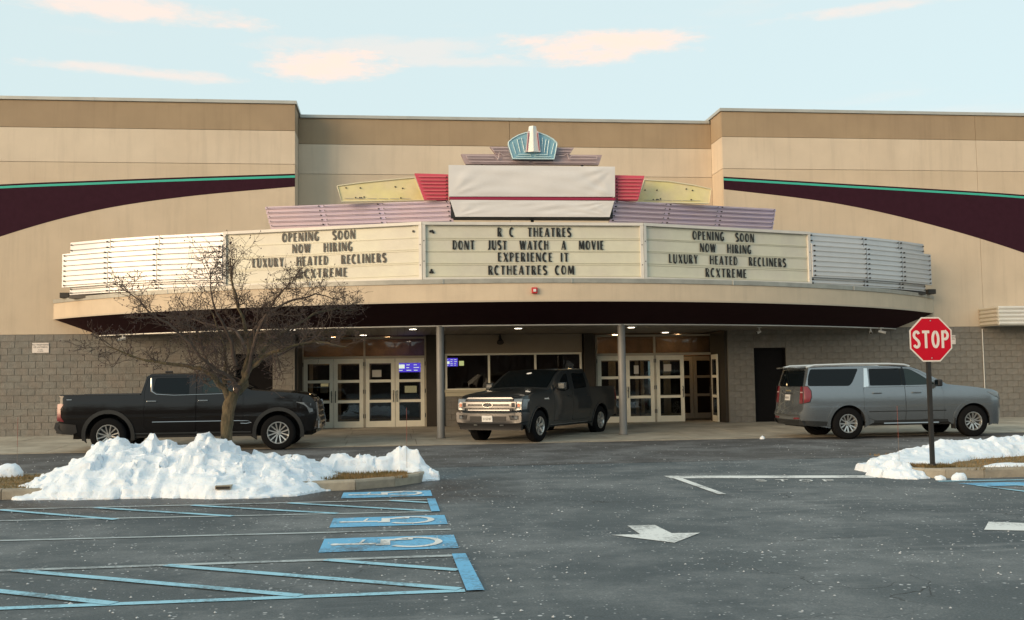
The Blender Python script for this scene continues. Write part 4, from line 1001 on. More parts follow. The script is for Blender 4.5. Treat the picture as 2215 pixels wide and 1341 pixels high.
mb = MB(); mb.box(3.44, 3.52, 33.66, 33.745, 3.0, 3.1); mb.build('bracket', DIRT, t)
def wall_notice(x0, x1, z0, z1, lines, lab):
    t = thing('wall_notice', lab, 'sign', ((x0 + x1) / 2, YW - .02, z0))
    MB().box(x0, x1, YW - .024, YW - .018, z0, z1).build('plate', SIGNW, t)
    for k, (s, sz, zf) in enumerate(lines):
        cu = bpy.data.curves.new('lettering', 'FONT'); cu.body = s; cu.size = sz; cu.align_x = 'CENTER'; cu.extrude = .0005
        ob = bpy.data.objects.new('lettering', cu); col.objects.link(ob); dg = bpy.context.evaluated_depsgraph_get(); me = bpy.data.meshes.new_from_object(ob.evaluated_get(dg)); bpy.data.objects.remove(ob)
        me.materials.clear(); me.materials.append(LETTER); o = newobj('lettering', me, t); o.location = ((x0 + x1) / 2, YW - .026, z0 + (z1 - z0) * zf); o.rotation_euler = (R(90), 0, 0)
wall_notice(-10.86, -10.38, 2.65, 2.95, [('NO TRESPASSING', .062, .74), ('OR LOITERING', .062, .50), ('ALL DAY', .035, .28), ('BY ORDER', .035, .12)], 'small white notice on the block wall at the left, above the black pickup bed')
wall_notice(18.22, 18.70, 2.62, 2.92, [('NO TRESPASSING', .062, .74), ('OR LOITERING', .062, .50), ('ALL DAY', .035, .28)], 'small white notice on the block wall partly hidden behind the stop sign')

# ================================================================== STOP SIGN, STAKES
t = thing('stop_sign', 'red octagonal STOP sign on a dark post standing in the snowy right island', 'stop sign', (8.66, 15.78, .13))
mb = MB(); mb.box(8.625, 8.685, 15.80, 15.86, .05, 2.56); mb.build('post', POSTM, t)
mb = MB(); mb.tube([(8.655, 15.83, .13), (8.655, 15.83, .19)], .07, 12); mb.build('post_base', POSTM, t)
def octo(r, cx=8.685, cz=2.205): return [(cx + r * math.cos(R(22.5 + 45 * k)), cz + r * math.sin(R(22.5 + 45 * k))) for k in range(8)]
mb = MB(); mb.ext([(x, 15.776, z) for x, z in octo(.392)], (0, .006, 0)); mb.build('sign_plate', SIGNW, t)
mb = MB(); mb.ext([(x, 15.7735, z) for x, z in octo(.368)], (0, .002, 0)); mb.build('red_face', SIGNR, t)
SG = {'S': (.42, [([(.36, .78)] + arc(.21, .755, .155, .195, 20, 200, 9)[1:] + arc(.205, .245, .165, .195, 30, -160, 9)[0:] + [], 1)]),
      'T': (.42, [([(.21, 0), (.21, .93)], 1), ([(.01, .93), (.41, .93)], 1)]),
      'O': (.44, [(arc(.22, .5, .155, .43, 90, 450, 26), 1)]),
      'P': (.42, [([(.08, 0), (.08, 1)], 1), ([(.08, .93), (.22, .93)] + arc(.22, .72, .14, .21, 90, -90, 8) + [(.08, .51)], 1)])}
OLD = GL; GL = {**OLD, **SG}
# a round-shouldered S for the road sign
GL['S'] = (.42, [(arc(.21, .74, .14, .20, 20, 180, 8) + [(.10, .62), (.20, .52), (.31, .40)] + arc(.21, .26, .14, .20, 0, -160, 8), 1)])
lay, wf = text_layout('STOP', 8.372, 8.992, .285, gap=.10)
for c, x in lay:
    o = newobj('letter', letter_mesh(c, .285, wf, .155, .155, .0012, SIGNW, 'sign'), t); o.location = (x, 15.7725, 2.062)
GL = OLD
for z in (1.90, 2.51):
    mb = MB(); mb.tube([(8.685, 15.772, z), (8.685, 15.768, z)], .012, 8); mb.build('bolt', ALLOY, t)
STK = mat('stake_orange', (.26, .07, .05), .5); STKG = mat('stake_grey', (.2, .15, .12), .6)
for x, y, z0, z1, lab in [(-6.42, 18.5, .12, 1.12, 'thin orange snow marker stake at the left island by the small snow lump'), (.20, 17.3, .1, 1.20, 'thin orange snow marker stake at the nose of the left island'), (8.15, 15.95, .1, 1.13, 'thin snow marker stake left of the stop sign')]:
    t = thing('snow_marker_stake', lab, 'stake', (x, y, z0), group='snow marker stakes')
    mb = MB(); mb.tube([(x, y, z0 - .1), (x, y, (z0 + z1) / 2)], .003, 5); mb.build('lower_rod', STKG, t)
    mb = MB(); mb.tube([(x, y, (z0 + z1) / 2), (x, y, z1)], .0035, 5); mb.build('coloured_top', STK, t)

# ================================================================== SNOW
from mathutils import noise as MN
def fbm(x, y, z=0, s=1.0, o=6): return MN.fractal(Vector((x * s, y * s, z)), .9, 2.1, o)
def snow_pile(name, label, ridge, yf, yb, yr, x0, x1, step=.035, seed=0, rough=1.0, base=0.0, cat='snow pile'):
    """ridge: (x, height) along the crest; yf/yb: front and back edges; yr crest depth"""
    nx = int((x1 - x0) / step); ya = min(p[1] for p in yf) - .25; yb_ = max(p[1] for p in yb) + .25; ny = int((yb_ - ya) / step); vs = []; hs = {}
    for j in range(ny + 1):
        for i in range(nx + 1):
            x, y = x0 + (x1 - x0) * i / nx, ya + (yb_ - ya) * j / ny
            wob = .10 * fbm(x, seed + 3, 0, 1.1, 6); f, b = interp(yf, x) + wob, interp(yb, x) + .16 * fbm(x, seed + 9, 0, 2.0, 5)
            c = interp(yr, x); hr = interp(ridge, x); hs_ = sum(interp(ridge, min(x1, max(x0, x + q))) for q in (-.5, -.3, -.1, .1, .3, .5)) / 6; h0 = hr
            ex = min(x - x0, x1 - x)
            if y < f or y > b or ex < step * 1.5: h = -.12
            else:
                u = (y - f) / max(.05, c - f) if y < c else (b - y) / max(.05, b - c)
                u = min(1, max(0, u))
                kk = min(1, max(0, (u - .45) / .45)); h0 = hs_ + (hr - hs_) * kk * kk
                prof = (1 - (1 - u) ** 1.5) ** (.85 + .35 * MN.noise(Vector((x * .9, seed, 0))))
                lump = .10 * fbm(x, y, seed, 1.3, 3) + .035 * fbm(x, y, seed + 5, 5, 5)
                cells = MN.voronoi(Vector((x * 2.6, y * 2.6, seed)))[0]
                blk = .05 * (cells[1] - cells[0]) + .07 * (MN.cell(Vector((x * 3.1 + .4 * fbm(x, y, 2, 3, 3), y * 3.1, seed))) - .5)
                h = h0 * prof + (lump + blk) * rough * min(1, u * 3) * min(1, .35 + h0 * .9)
                if u > .6: h += .05 * (u - .6) * 2.5 * MN.fractal(Vector((x * 9, y * 4, seed)), .8, 2.2, 4)
                fz = .11 + .03 * MN.cell(Vector((x * 1.7, y * 2.1, seed))); tq = h / fz; fr_ = tq - math.floor(tq); h = h * .55 + .45 * fz * (math.floor(tq) + min(1, max(0, (fr_ - .5) * 3.2)))
                e = min((y - f), (b - y), ex * 1.5); h = max(h, .0) * min(1, .35 + e * 7) + .02
                h = max(h, min(.05, e * .6))
            vs.append((x + .03 * fbm(x, y, 7 + h * 3, 9, 3), y + .05 * fbm(x, y, 17 + h * 4, 7, 3), h + base))
    w = nx + 1; fs = []
    for j in range(ny):
        for i in range(nx):
            q = (j * w + i, j * w + i + 1, (j + 1) * w + i + 1, (j + 1) * w + i)
            if max(vs[k][2] for k in q) > base - .1: fs.append(q)
    mb = MB(); mb.add(vs, fs); me = mb.mesh(name, SNOW, True); me.polygons.foreach_set('use_smooth', [True] * len(me.polygons))
    o = newobj(name, me); return tag(o, label, cat)
def sc(l, k=1.0): return [(x, z * k) for x, z in l]
rL = [(-5.72, .03), (-5.59, .20), (-5.32, .38), (-5.1, .45), (-4.94, .43), (-4.8, .62), (-4.61, .74), (-4.33, .80), (-4.16, .68), (-3.98, .72), (-3.95, .82), (-3.78, .81), (-3.74, .70), (-3.34, .67), (-3.16, .80), (-3.0, .90), (-2.87, .79), (-2.72, .73), (-2.49, .68), (-2.46, .56), (-2.18, .52), (-1.89, .50), (-1.52, .46), (-1.22, .37), (-1.0, .2), (-.8, .02)]
snow_pile('snow_pile', 'large ploughed white snow heap around the bare tree on the left island', rL,
          [(-5.9, 16.2), (-5.5, 15.75), (-4.5, 15.55), (-3.4, 15.55), (-2.6, 15.2), (-1.9, 15.15), (-1.4, 15.3), (-1.1, 15.75), (-.8, 16.1)],
          [(-5.9, 17.2), (-5, 18.2), (-3, 18.7), (-1.5, 18.3), (-.8, 17.4)], [(-5.9, 16.8), (-4.5, 17.0), (-3, 17.0), (-1, 16.9)], -6.0, -.6, seed=2)
rM = [(-1.5, .2), (-1.22, .36), (-.95, .44), (-.6, .43), (-.3, .40), (0.0, .46), (.2, .48), (.40, .42), (.50, .26), (.62, .09), (.76, .0)]
snow_pile('snow_bank', 'lower white snow bank along the back kerb of the left island, by the nose', rM,
          [(-1.6, 16.9), (-1.0, 17.15), (0, 17.2), (.45, 16.95), (.95, 17.3)], [(-1.6, 18.2), (0, 18.3), (.5, 18.0), (.95, 17.6)], [(-1.6, 17.6), (.0, 17.55), (.95, 17.4)], -1.6, .78, seed=11, step=.03, rough=.8)
rR = [(7.85, .0), (8.1, .10), (8.3, .15), (8.6, .20), (9.2, .22), (9.75, .24), (9.95, .34), (10.6, .34), (12, .37), (14, .37), (16, .2)]
snow_pile('snow_bank', 'thin white snow cover on the right island behind the stop sign', rR,
          [(7.85, 16.5), (8.1, 15.9), (8.4, 15.72), (9.0, 15.72), (9.6, 16.5), (10.2, 17.1), (12, 17.7), (16, 17.9)], [(7.85, 17.0), (8.5, 17.7), (9.5, 18.7), (12, 19.2), (16, 19.2)], [(7.85, 16.7), (8.4, 16.9), (10, 17.9), (16, 18.6)], 7.85, 16, step=.05, seed=21, rough=.6, base=.07)
snow_pile('snow_heap', 'white snow heap slumped over the left end of the right island kerb', [(7.68, .05), (7.85, .20), (8.02, .30), (8.2, .22), (8.36, .08)],
          [(7.62, 15.85), (7.85, 15.45), (8.1, 15.28), (8.42, 15.42)], [(7.62, 16.1), (8.42, 16.2)], [(7.62, 15.95), (8.42, 15.8)], 7.62, 8.42, step=.03, seed=33, rough=.5)
def lump(x, y, z, r, lab, seed):
    bm = bmesh.new(); bmesh.ops.create_icosphere(bm, subdivisions=3, radius=1)
    for v in bm.verts:
        k = 1 + .25 * fbm(v.co.x + seed, v.co.y, v.co.z, 1.5, 4); v.co = Vector((v.co.x * r[0], v.co.y * r[1], max(-.3, v.co.z) * r[2])) * k
    me = bpy.data.meshes.new('snow_lump'); bm.to_mesh(me); bm.free(); me.materials.append(SNOW); me.polygons.foreach_set('use_smooth', [True] * len(me.polygons))
    o = newobj('snow_lump', me); o.location = (x, y, z); return tag(o, lab, 'snow lump')
lump(-6.52, 18.35, .15, (.26, .2, .20), 'small white snow lump on the grass of the left island by the orange stake', 1)
lump(-7.2, 18.3, .14, (.5, .25, .10), 'flat white snow patch at the left edge of the photo on the left island', 4)
lump(8.42, 15.18, .01, (.09, .07, .06), 'small snow lump on the asphalt at the right island kerb, the smaller one', 2)
lump(8.68, 15.10, .01, (.13, .08, .10), 'small snow lump on the asphalt at the right island kerb below the stop sign', 3)
lump(9.53, 25.95, .02, (.06, .05, .07), 'tiny white scrap on the road edge behind the dark door end of the kerb', 5)  # white scrap lying by the kerb, drawn with the snow lump shape
lump(9.9, 15.7, .13, (.45, .16, .06), 'thin melting snow patch on the dry turf right of the stop sign', 6)
# ice crumbs thrown on the asphalt
random.seed(12); mb = MB()
for _ in range(5200):
    y = 6 + 19 * random.random() ** 1.3; x = random.uniform(-9, 17)
    if 15.6 < y < 19.5 and (x < .7 or x > 7.6): continue
    if fbm(x, y, 3, .7, 4) < random.uniform(-.25, .35): continue
    r = random.uniform(.004, .014) * (1.25 if random.random() < .07 else 1); a = random.uniform(0, 6.28); q = [(x + r * math.cos(a + k * 1.57) * random.uniform(.6, 1.4), y + r * math.sin(a + k * 1.57) * random.uniform(.6, 1.2)) for k in range(4)]
    zb = .006; mb.add([(p[0], p[1], zb) for p in q] + [(x, y, zb + r * random.uniform(.5, 1.0))], [(0, 1, 4), (1, 2, 4), (2, 3, 4), (3, 0, 4)])
o = mb.build('ice_crumbs', mat('ice_crumb', (.46, .48, .50), .6)); stuff(o)
# drain box showing through the snow
t = thing('drain_inlet_box', 'small grey concrete box showing through the front of the big snow heap', 'box', (-2.42, 15.35, .05))
mb = MB(); mb.box(-2.57, -2.35, 15.24, 15.6, .13, .18); mb.build('cover', KERB, t); mb = MB(); mb.box(-2.555, -2.365, 15.232, 15.239, .138, .17); mb.build('opening', DIRT, t)

# ================================================================== TREE
random.seed(21)
TX, TY = -2.74, 17.25
tree = thing('bare_crabapple_tree', 'bare spreading crabapple tree with a mossy trunk standing in the snow of the left island', 'tree', (TX, TY, .1))
def jit(pts, a): return [pts[0]] + [tuple(c + random.uniform(-a, a) for c in p) for p in pts[1:-1]] + [pts[-1]]
mb = MB()
mb.tube([(TX - .02, TY, .0), (TX, TY, .35), (TX + .01, TY, .8), (TX + .03, TY, 1.1), (TX + .06, TY, 1.32), (TX + .12, TY, 1.50)], [.125, .104, .095, .097, .104, .095], 14)
tr = mb.build('trunk', BARK, tree, True)
bm = bmesh.new(); bm.from_mesh(tr.data); bmesh.ops.subdivide_edges(bm, edges=bm.edges[:], cuts=2, use_grid_fill=True)
for v in bm.verts: v.co += Vector((1, 1, 0)) * 0 + v.normal * .018 * MN.fractal(v.co * 9, .8, 2, 4)
bm.to_mesh(tr.data); bm.free(); tr.data.polygons.foreach_set('use_smooth', [True] * len(tr.data.polygons))
def px(x, y, d=0): # crown sketch: metres right of the trunk, height, depth offset
    return (TX + x * (.82 if x < 0 else .95), TY + d, 1.4 + (y - 1.4) * (.84 if y > 2.6 else .90))
LIMBS = [
 ([px(.10, 1.38), px(-.10, 1.66, -.1), px(-.30, 1.85, -.15), px(-.60, 1.97, -.2), px(-1.1, 2.05, -.3), px(-1.6, 2.12, -.35), px(-2.15, 2.35, -.4)], .062),
 ([px(.04, 1.35), px(-.06, 1.62, .1), px(-.02, 1.85, .2), px(-.12, 2.2, .35), px(-.25, 2.7, .5), px(-.45, 3.2, .55)], .055),
 ([px(.15, 1.48), px(.28, 1.62, .05), px(.34, 1.95, .1), px(.36, 2.4, .1), px(.28, 3.0, .05), px(.10, 3.6, 0), px(.05, 4.1, 0)], .062),
 ([px(.15, 1.45), px(.24, 1.56, -.1), px(.10, 1.80, -.3), px(-.2, 2.05, -.5), px(-.7, 2.55, -.8), px(-1.25, 3.0, -.95), px(-1.7, 3.5, -1.0)], .05),
 ([px(.17, 1.50), px(.42, 1.85, -.15), px(.62, 2.1, -.3), px(1.0, 2.25, -.4), px(1.55, 2.36, -.5), px(2.1, 2.30, -.55)], .058),
 ([px(.17, 1.50), px(.38, 1.95, .2), px(.7, 2.45, .5), px(1.1, 2.9, .75), px(1.6, 3.15, .9), px(2.2, 3.2, 1.0)], .052),
 ([px(.30, 1.72), px(.45, 2.2, -.4), px(.65, 2.8, -.7), px(.95, 3.3, -.9), px(1.2, 3.6, -1.0)], .045),
 ([px(.36, 2.2, .1), px(.1, 2.6, .5), px(-.3, 2.9, .95), px(-.9, 3.05, 1.2), px(-1.3, 3.1, 1.3)], .035),
 ([px(.35, 2.5, .1), px(.6, 2.9, .0), px(1.0, 3.25, .1), px(1.5, 3.45, .15), px(1.95, 3.35, .2)], .035),
 ([px(-.2, 1.78, -.12), px(-.35, 2.2, -.1), px(-.55, 2.6, -.1), px(-1.0, 2.9, -.2), px(-1.5, 3.0, -.2)], .032),
 ([px(.34, 1.95, .1), px(.5, 2.1, .6), px(.9, 2.3, 1.0), px(1.5, 2.6, 1.3)], .04),
 ([px(.2, 2.0, -.2), px(.1, 2.6, -.5), px(-.1, 3.2, -.7), px(-.15, 3.8, -.8)], .036),
]
berries = MB(); nt_ = 0
def grow(mbx, p, d, L, r, lvl):
    global nt_
    k = 4 if lvl < 2 else 3; pts, rs = [p], [r]; q = p.copy(); dd = d.copy()
    for i in range(k):
        dd = (dd + Vector((random.gauss(0, .22), random.gauss(0, .22), random.gauss(.07, .20)))).normalized(); q = q + dd * L / k; pts.append(q.copy()); rs.append(r * (1 - .62 * (i + 1) / k))
    mbx.tube(pts, rs, 5 if lvl < 2 else 4, cap=False); nt_ += 1
    if lvl >= 2 and random.random() < .28:
        e = pts[-1]; s = .011; berries.add([e + Vector(v) * s for v in ((1, 0, 0), (0, 1, 0), (-1, 0, 0), (0, -1, 0), (0, 0, 1.2), (0, 0, -1.2))], [(0, 1, 4), (1, 2, 4), (2, 3, 4), (3, 0, 4), (1, 0, 5), (2, 1, 5), (3, 2, 5), (0, 3, 5)])
    if lvl >= 3: return
    n_ = [0, 6, 5, 3][lvl] if lvl else 0
    for _ in range(n_):
        s = random.uniform(.2, 1.0) * k; i = min(k - 1, int(s)); f = s - i; pp = pts[i].lerp(pts[i + 1], f)
        out = Vector((random.gauss(0, 1), random.gauss(0, 1), random.gauss(.25, .7))).normalized(); nd = (dd * .55 + out).normalized()
        grow(mbx, pp, nd, L * random.uniform(.42, .72), max(.0032, rs[i] * .6), lvl + 1)
for pts, r in LIMBS:
    pts = [Vector(p) for p in jit(pts, .04)]; k = len(pts); sm = catmull([tuple(p) for p in pts], 3) ; sm = [Vector(p) for p in sm]
    n = len(sm); rs = [max(.008, r * (1 - .85 * (i / (n - 1)) ** .8)) for i in range(n)]
    for i in range(1, n - 1): sm[i] += Vector((random.uniform(-1, 1), random.uniform(-1, 1), random.uniform(-1, 1))) * .022
    mb = MB(); mb.tube(sm, rs, 8); lm = mb.build('limb', BARK if r > .05 else TWIG, tree, True)
    tw = MB(); Lk = sum((sm[i + 1] - sm[i]).length for i in range(n - 1))
    for _ in range(int(Lk * 7.2)):
        i = min(n - 2, int((random.uniform(.22, 1) ** .8) * (n - 1))); pp = sm[i].lerp(sm[i + 1], random.random()); t_ = (sm[i + 1] - sm[i]).normalized()
        out = Vector((random.gauss(0, 1), random.gauss(0, 1), random.gauss(.3, .8))).normalized()
        grow(tw, pp, (t_ * .6 + out).normalized(), random.uniform(.24, .58), max(.006, rs[i] * .42), 1)
    stuff(tw.build('twigs', TWIG, lm, False, inv=False))
for lm in [c for c in tree.children if c.name.startswith('limb')]:
    for tw in lm.children: tw.matrix_parent_inverse = Matrix.Translation((TX, TY, .1)).inverted() @ Matrix.Identity(4) @ Matrix.Translation((TX, TY, .1)); 
stuff(berries.build('berries', mat('berry', (.045, .018, .015), .5), tree))

# bare wood across the lot behind the viewer (seen only mirrored in the glass)
random.seed(3); mb = MB()
for _ in range(420):
    x, y = random.uniform(-130, 110), random.uniform(-85, -50); h = random.uniform(10, 17)
    mb.tube([(x, y, 0), (x + random.uniform(-.4, .4), y, h * .5), (x + random.uniform(-.9, .9), y, h)], [.22, .14, .03], 5, cap=False)
    for k in range(14):
        z = random.uniform(.25, .95) * h; a = random.uniform(0, 6.28); l = (h - z) * .5 + 1.0; mb.tube([(x, y, z), (x + math.cos(a) * l * .6, y + math.sin(a) * l * .6, z + l * .35), (x + math.cos(a) * l, y + math.sin(a) * l, z + l * .9)], [.07, .045, .012], 4, cap=False)
o = mb.build('bare_woodland', mat('wood_bark', (.10, .062, .045), .95, var=.3, vscale=1)); stuff(o); tag(o, 'far row of bare winter trees across the parking lot', 'woodland')

mb = MB(); nb_ = 60; crest = [(-160 + 300 * i / nb_, -92, 7.5 + 2.0 * fbm(i * .31, 1.7, 0, 1, 4)) for i in range(nb_ + 1)]
mb.add([(x, -62, 0) for x, y, z in crest] + [(x, -78, z * .75) for x, y, z in crest] + crest + [(x, -150, 0) for x, y, z in crest], [(k * (nb_ + 1) + i, k * (nb_ + 1) + i + 1, (k + 1) * (nb_ + 1) + i + 1, (k + 1) * (nb_ + 1) + i) for k in range(3) for i in range(nb_)])
struct(mb.build('added_berm', mat('added_berm_brown', (.085, .05, .036), .95, var=.5, vscale=.4, c2=(.05, .034, .026))))  # added unseen berm, a brown mass to darken reflections behind the trees
# twigs and grit fallen on the snow
random.seed(9)
# ================================================================== VEHICLES
def pip(x, y, P):
    c = False; n = len(P)
    for i in range(n):
        x1, y1 = P[i]; x2, y2 = P[(i + 1) % n]
        if (y1 > y) != (y2 > y) and x < (x2 - x1) * (y - y1) / (y2 - y1) + x1: c = not c
    return c
def inset(P, d):
    """shrink a polygon by d (positive = inwards)"""
    A = sum(P[i][0] * P[(i + 1) % len(P)][1] - P[(i + 1) % len(P)][0] * P[i][1] for i in range(len(P)))
    s = 1 if A > 0 else -1; out = []; n = len(P)
    for i in range(n):
        a, b, c = Vector(P[i - 1]), Vector(P[i]), Vector(P[(i + 1) % n]); e1, e2 = (b - a).normalized(), (c - b).normalized()
        n1, n2 = Vector((-e1.y, e1.x)) * s, Vector((-e2.y, e2.x)) * s; m = n1 + n2; k = max(.4, m.dot(m) / 2) if m.length > 1e-6 else 1
        out.append(tuple(b + m * d / k))
    return out
def rounded(P, r, k=3):
    out = []; n = len(P)
    for i in range(n):
        a, b, c = Vector(P[i - 1]), Vector(P[i]), Vector(P[(i + 1) % n]); q = min(r, (a - b).length * .45, (c - b).length * .45)
        s, e = b + (a - b).normalized() * q, b + (c - b).normalized() * q
        for j in range(k + 1):
            t = j / k; out.append(tuple(s * (1 - t) ** 2 + b * 2 * t * (1 - t) + e * t * t))
    return out
def resamp(P, d=.09):
    out = []; n = len(P)
    for i in range(n):
        a, b = Vector(P[i]), Vector(P[(i + 1) % n]); k = max(1, int((b - a).length / d)); out += [tuple(a.lerp(b, j / k)) for j in range(k)]
    return out
def tri2d(outer, holes=(), grid=.12):
    V, Ed = [], []
    for P in [outer, *holes]:
        b = len(V); V += [Vector(p) for p in P]; Ed += [(b + i, b + (i + 1) % len(P)) for i in range(len(P))]
    x0, x1 = min(p[0] for p in outer), max(p[0] for p in outer); y0, y1 = min(p[1] for p in outer), max(p[1] for p in outer)
    x = x0 + grid * .5
    while x < x1:
        y = y0 + grid * .4
        while y < y1:
            if pip(x, y, outer) and not any(pip(x, y, h) for h in holes): V.append(Vector((x, y)))
            y += grid * .8
        x += grid
    r = delaunay_2d_cdt(V, Ed, [], 0, 1e-5); vs, fs = r[0], r[2]; keep = []
    for f in fs:
        c = sum((vs[i] for i in f), Vector((0, 0))) / len(f)
        if pip(c.x, c.y, outer) and not any(pip(c.x, c.y, h) for h in holes): keep.append(tuple(f))
    return vs, keep
def archpts(cx, cz, r, n=14, a0=180, a1=0): return [(cx + r * math.cos(R(a0 + (a1 - a0) * i / n)), cz + r * math.sin(R(a0 + (a1 - a0) * i / n))) for i in range(n + 1)]

class Car:
    def __init__(s, name, label, loc, rz, spec, paint_m):
        s.t = thing(name, label, spec['cat'], loc, rz, world_children=False); s.sp = spec; s.pm = paint_m
    def W(s, x, z):
        sp = s.sp; w = sp['w']; b = sp['belt']
        if z < .9: w -= .075 * min(1, (.9 - z) / .55) ** 2
        elif z < b: w -= .05 * ((z - .9) / (b - .9)) ** 2
        else: w = w - .05 - sp['tum'] * (z - b) ** 1.12
        for xe, rr, cf, sg in ((sp['xf'], sp['rf'], sp['cf'], 1), (sp['xr'], sp['rr'], sp['cr'], -1)):
            t = (rr - abs(xe - x)) / rr if (xe - x) * sg > 0 else 1
            if t > 0: w -= cf * min(1, t) ** 2.3
        return w
    def side(s, name, P, m, holes=(), off=0, th=0, grid=.12, parent=None, sides=(1, -1), smooth=True):
        out = []; P = resamp(P); holes = [resamp(h) for h in holes]
        for sd_ in sides:
            vs, fs = tri2d(P, holes, grid); mb = MB()
            mb.add([(v.x, sd_ * (s.W(v.x, v.y) + off), v.y) for v in vs], fs)
            if th:
                ring_ = [P, *holes]
                for Q in ring_:
                    n = len(Q); mb.add([(x, sd_ * (s.W(x, z) + off), z) for x, z in Q] + [(x, sd_ * (s.W(x, z) + off - th), z) for x, z in Q], [(i, (i + 1) % n, n + (i + 1) % n, n + i) for i in range(n)])
            me = bpy.data.meshes.new(name); me.from_pydata(mb.v, [], mb.f); me.materials.append(m)
            bm = bmesh.new(); bm.from_mesh(me); bmesh.ops.remove_doubles(bm, verts=bm.verts, dist=1e-5); bmesh.ops.recalc_face_normals(bm, faces=bm.faces); bm.to_mesh(me); bm.free()
            me.polygons.foreach_set('use_smooth', [True] * len(me.polygons)); me.set_sharp_from_angle(angle=R(38))
            out.append(newobj(name, me, parent or s.t, inv=False))
        return out
    def sheet(s, name, prof, m, s0=-1, s1=1, off=0, crown=0, bow=0, n=14, parent=None, fine=1):
        """sweep the profile (x,z) across the car"""
        Q = []
        for (a, b), (c, d) in zip(prof, prof[1:]):
            k = max(1, int(math.hypot(c - a, d - b) / .16 * fine)); Q += [(a + (c - a) * i / k, b + (d - b) * i / k) for i in range(k)]
        Q.append(prof[-1]); vs = []
        for i, (x, z) in enumerate(Q):
            a, b = Q[max(0, i - 1)], Q[min(len(Q) - 1, i + 1)]; tx, tz = b[0] - a[0], b[1] - a[1]; L = math.hypot(tx, tz) or 1; nx_, nz_ = -tz / L, tx / L
            for j in range(n + 1):
                u = s0 + (s1 - s0) * j / n; w = s.W(x, z); c = (1 - u * u); o_ = off + crown * c
                vs.append((x + nx_ * o_ + bow * c * (1 if x > 0 else -1), u * w, z + nz_ * o_))
        w = n + 1; fs = [(i * w + j, i * w + j + 1, (i + 1) * w + j + 1, (i + 1) * w + j) for i in range(len(Q) - 1) for j in range(n)]
        mb = MB(); mb.add(vs, fs); me = mb.mesh(name, m, 35); return newobj(name, me, parent or s.t, inv=False)
    def fx(s, z):
        return interp2(s.sp['front'], z)
    def front(s, name, P, m, off=.004, th=.02, rear=False, parent=None, grid=.1, holes=()):
        """patch on the nose (or tail); P in (y, z)"""
        prof = s.sp['rear' if rear else 'front']; bow = s.sp['bowr' if rear else 'bow']; sg = -1 if rear else 1; P = resamp(P, .1); holes = [resamp(h) for h in holes]
        def X(y, z):
            x = interp2(prof, z); w = s.W(x, z); u = min(1.0, abs(y) / w); return x + sg * (bow * (1 - u * u) + off)
        vs, fs = tri2d(P, holes, grid); mb = MB(); mb.add([(X(v.x, v.y), v.x, v.y) for v in vs], fs)
        for Q in [P, *holes]:
            n = len(Q); mb.add([(X(y, z), y, z) for y, z in Q] + [(X(y, z) - sg * th, y, z) for y, z in Q], [(i, (i + 1) % n, n + (i + 1) % n, n + i) for i in range(n)])
        me = bpy.data.meshes.new(name); me.from_pydata(mb.v, [], mb.f); me.materials.append(m)
        bm = bmesh.new(); bm.from_mesh(me); bmesh.ops.remove_doubles(bm, verts=bm.verts, dist=1e-5); bmesh.ops.recalc_face_normals(bm, faces=bm.faces); bm.to_mesh(me); bm.free()
        me.polygons.foreach_set('use_smooth', [True] * len(me.polygons)); me.set_sharp_from_angle(angle=R(38))
        return newobj(name, me, parent or s.t, inv=False)
    def trim(s, name, pts, r, m, off=.006, parent=None, n=6, sides=(1, -1)):
        for sd_ in sides:
            mb = MB(); mb.tube([(x, sd_ * (s.W(x, z) + off), z) for x, z in pts], r, n); newobj(name, mb.mesh(name, m, True), parent or s.t, inv=False)
    def wheels(s, rad, width, rimr, style, xs, track):
        zc = rad
        def lathe(P, m, name, n=40, nm=True):
            vs = []
            for y, r in P: vs += [(r * math.cos(2 * math.pi * k / n), y, r * math.sin(2 * math.pi * k / n)) for k in range(n)]
            fs = [(i * n + k, i * n + (k + 1) % n, (i + 1) * n + (k + 1) % n, (i + 1) * n + k) for i in range(len(P) - 1) for k in range(n)]
            mb = MB(); mb.add(vs, fs); return mb.mesh(name, m, 40)
        h = width / 2
        ty = lathe([(-h * .8, rimr), (-h, rimr + .02), (-h * 1.0, rad - .06), (-h * .88, rad - .018), (-h * .7, rad), (h * .7, rad), (h * .88, rad - .018), (h * 1.0, rad - .06), (h, rimr + .02), (h * .8, rimr)], TYRE, 'tyre')
        rim = lathe([(-h * .86, rimr + .006), (-h * .95, rimr + .004), (-h * .95, rimr - .012), (-h * .80, rimr - .022), (h * .6, rimr - .03)], ALLOY, 'rim_lip')
        disc = lathe([(-h * .28, rimr - .02), (-h * .25, .0001)], ALLOYD, 'brake_disc')
        # spokes on the outer face (-y side)
        mb = MB(); ns, yo = style, -h * .82
        def spoke(a, w0, w1, r0, r1, da=0, dy=.0):
            ca, sa = math.cos(a), math.sin(a); cb, sb = math.cos(a + da), math.sin(a + da)
            p = [(r0 * ca + w0 * sa, r0 * sa - w0 * ca), (r1 * cb + w1 * sb, r1 * sb - w1 * cb), (r1 * cb - w1 * sb, r1 * sb + w1 * cb), (r0 * ca - w0 * sa, r0 * sa + w0 * ca)]
            mb.ext([(x, yo + (.028 if i in (0, 3) else .0) + dy, z) for i, (x, z) in enumerate(p)], (0, .03, 0))
        for k in range(ns['n']):
            a = 2 * math.pi * k / ns['n'] + R(ns.get('rot', 0))
            if ns['kind'] == 'split':
                spoke(a - .10, .013, .016, .05, rimr - .012, -ns['sp']); spoke(a + .10, .013, .016, .05, rimr - .012, ns['sp'], .0008)
            else: spoke(a, .030, .040, .05, rimr - .012)
        n0 = 16; mb.tube([(0, yo + .015, 0), (0, yo + .04, 0)], .068, n0); mb.tube([(0, yo + .006, 0), (0, yo + .0145, 0)], .032, n0)
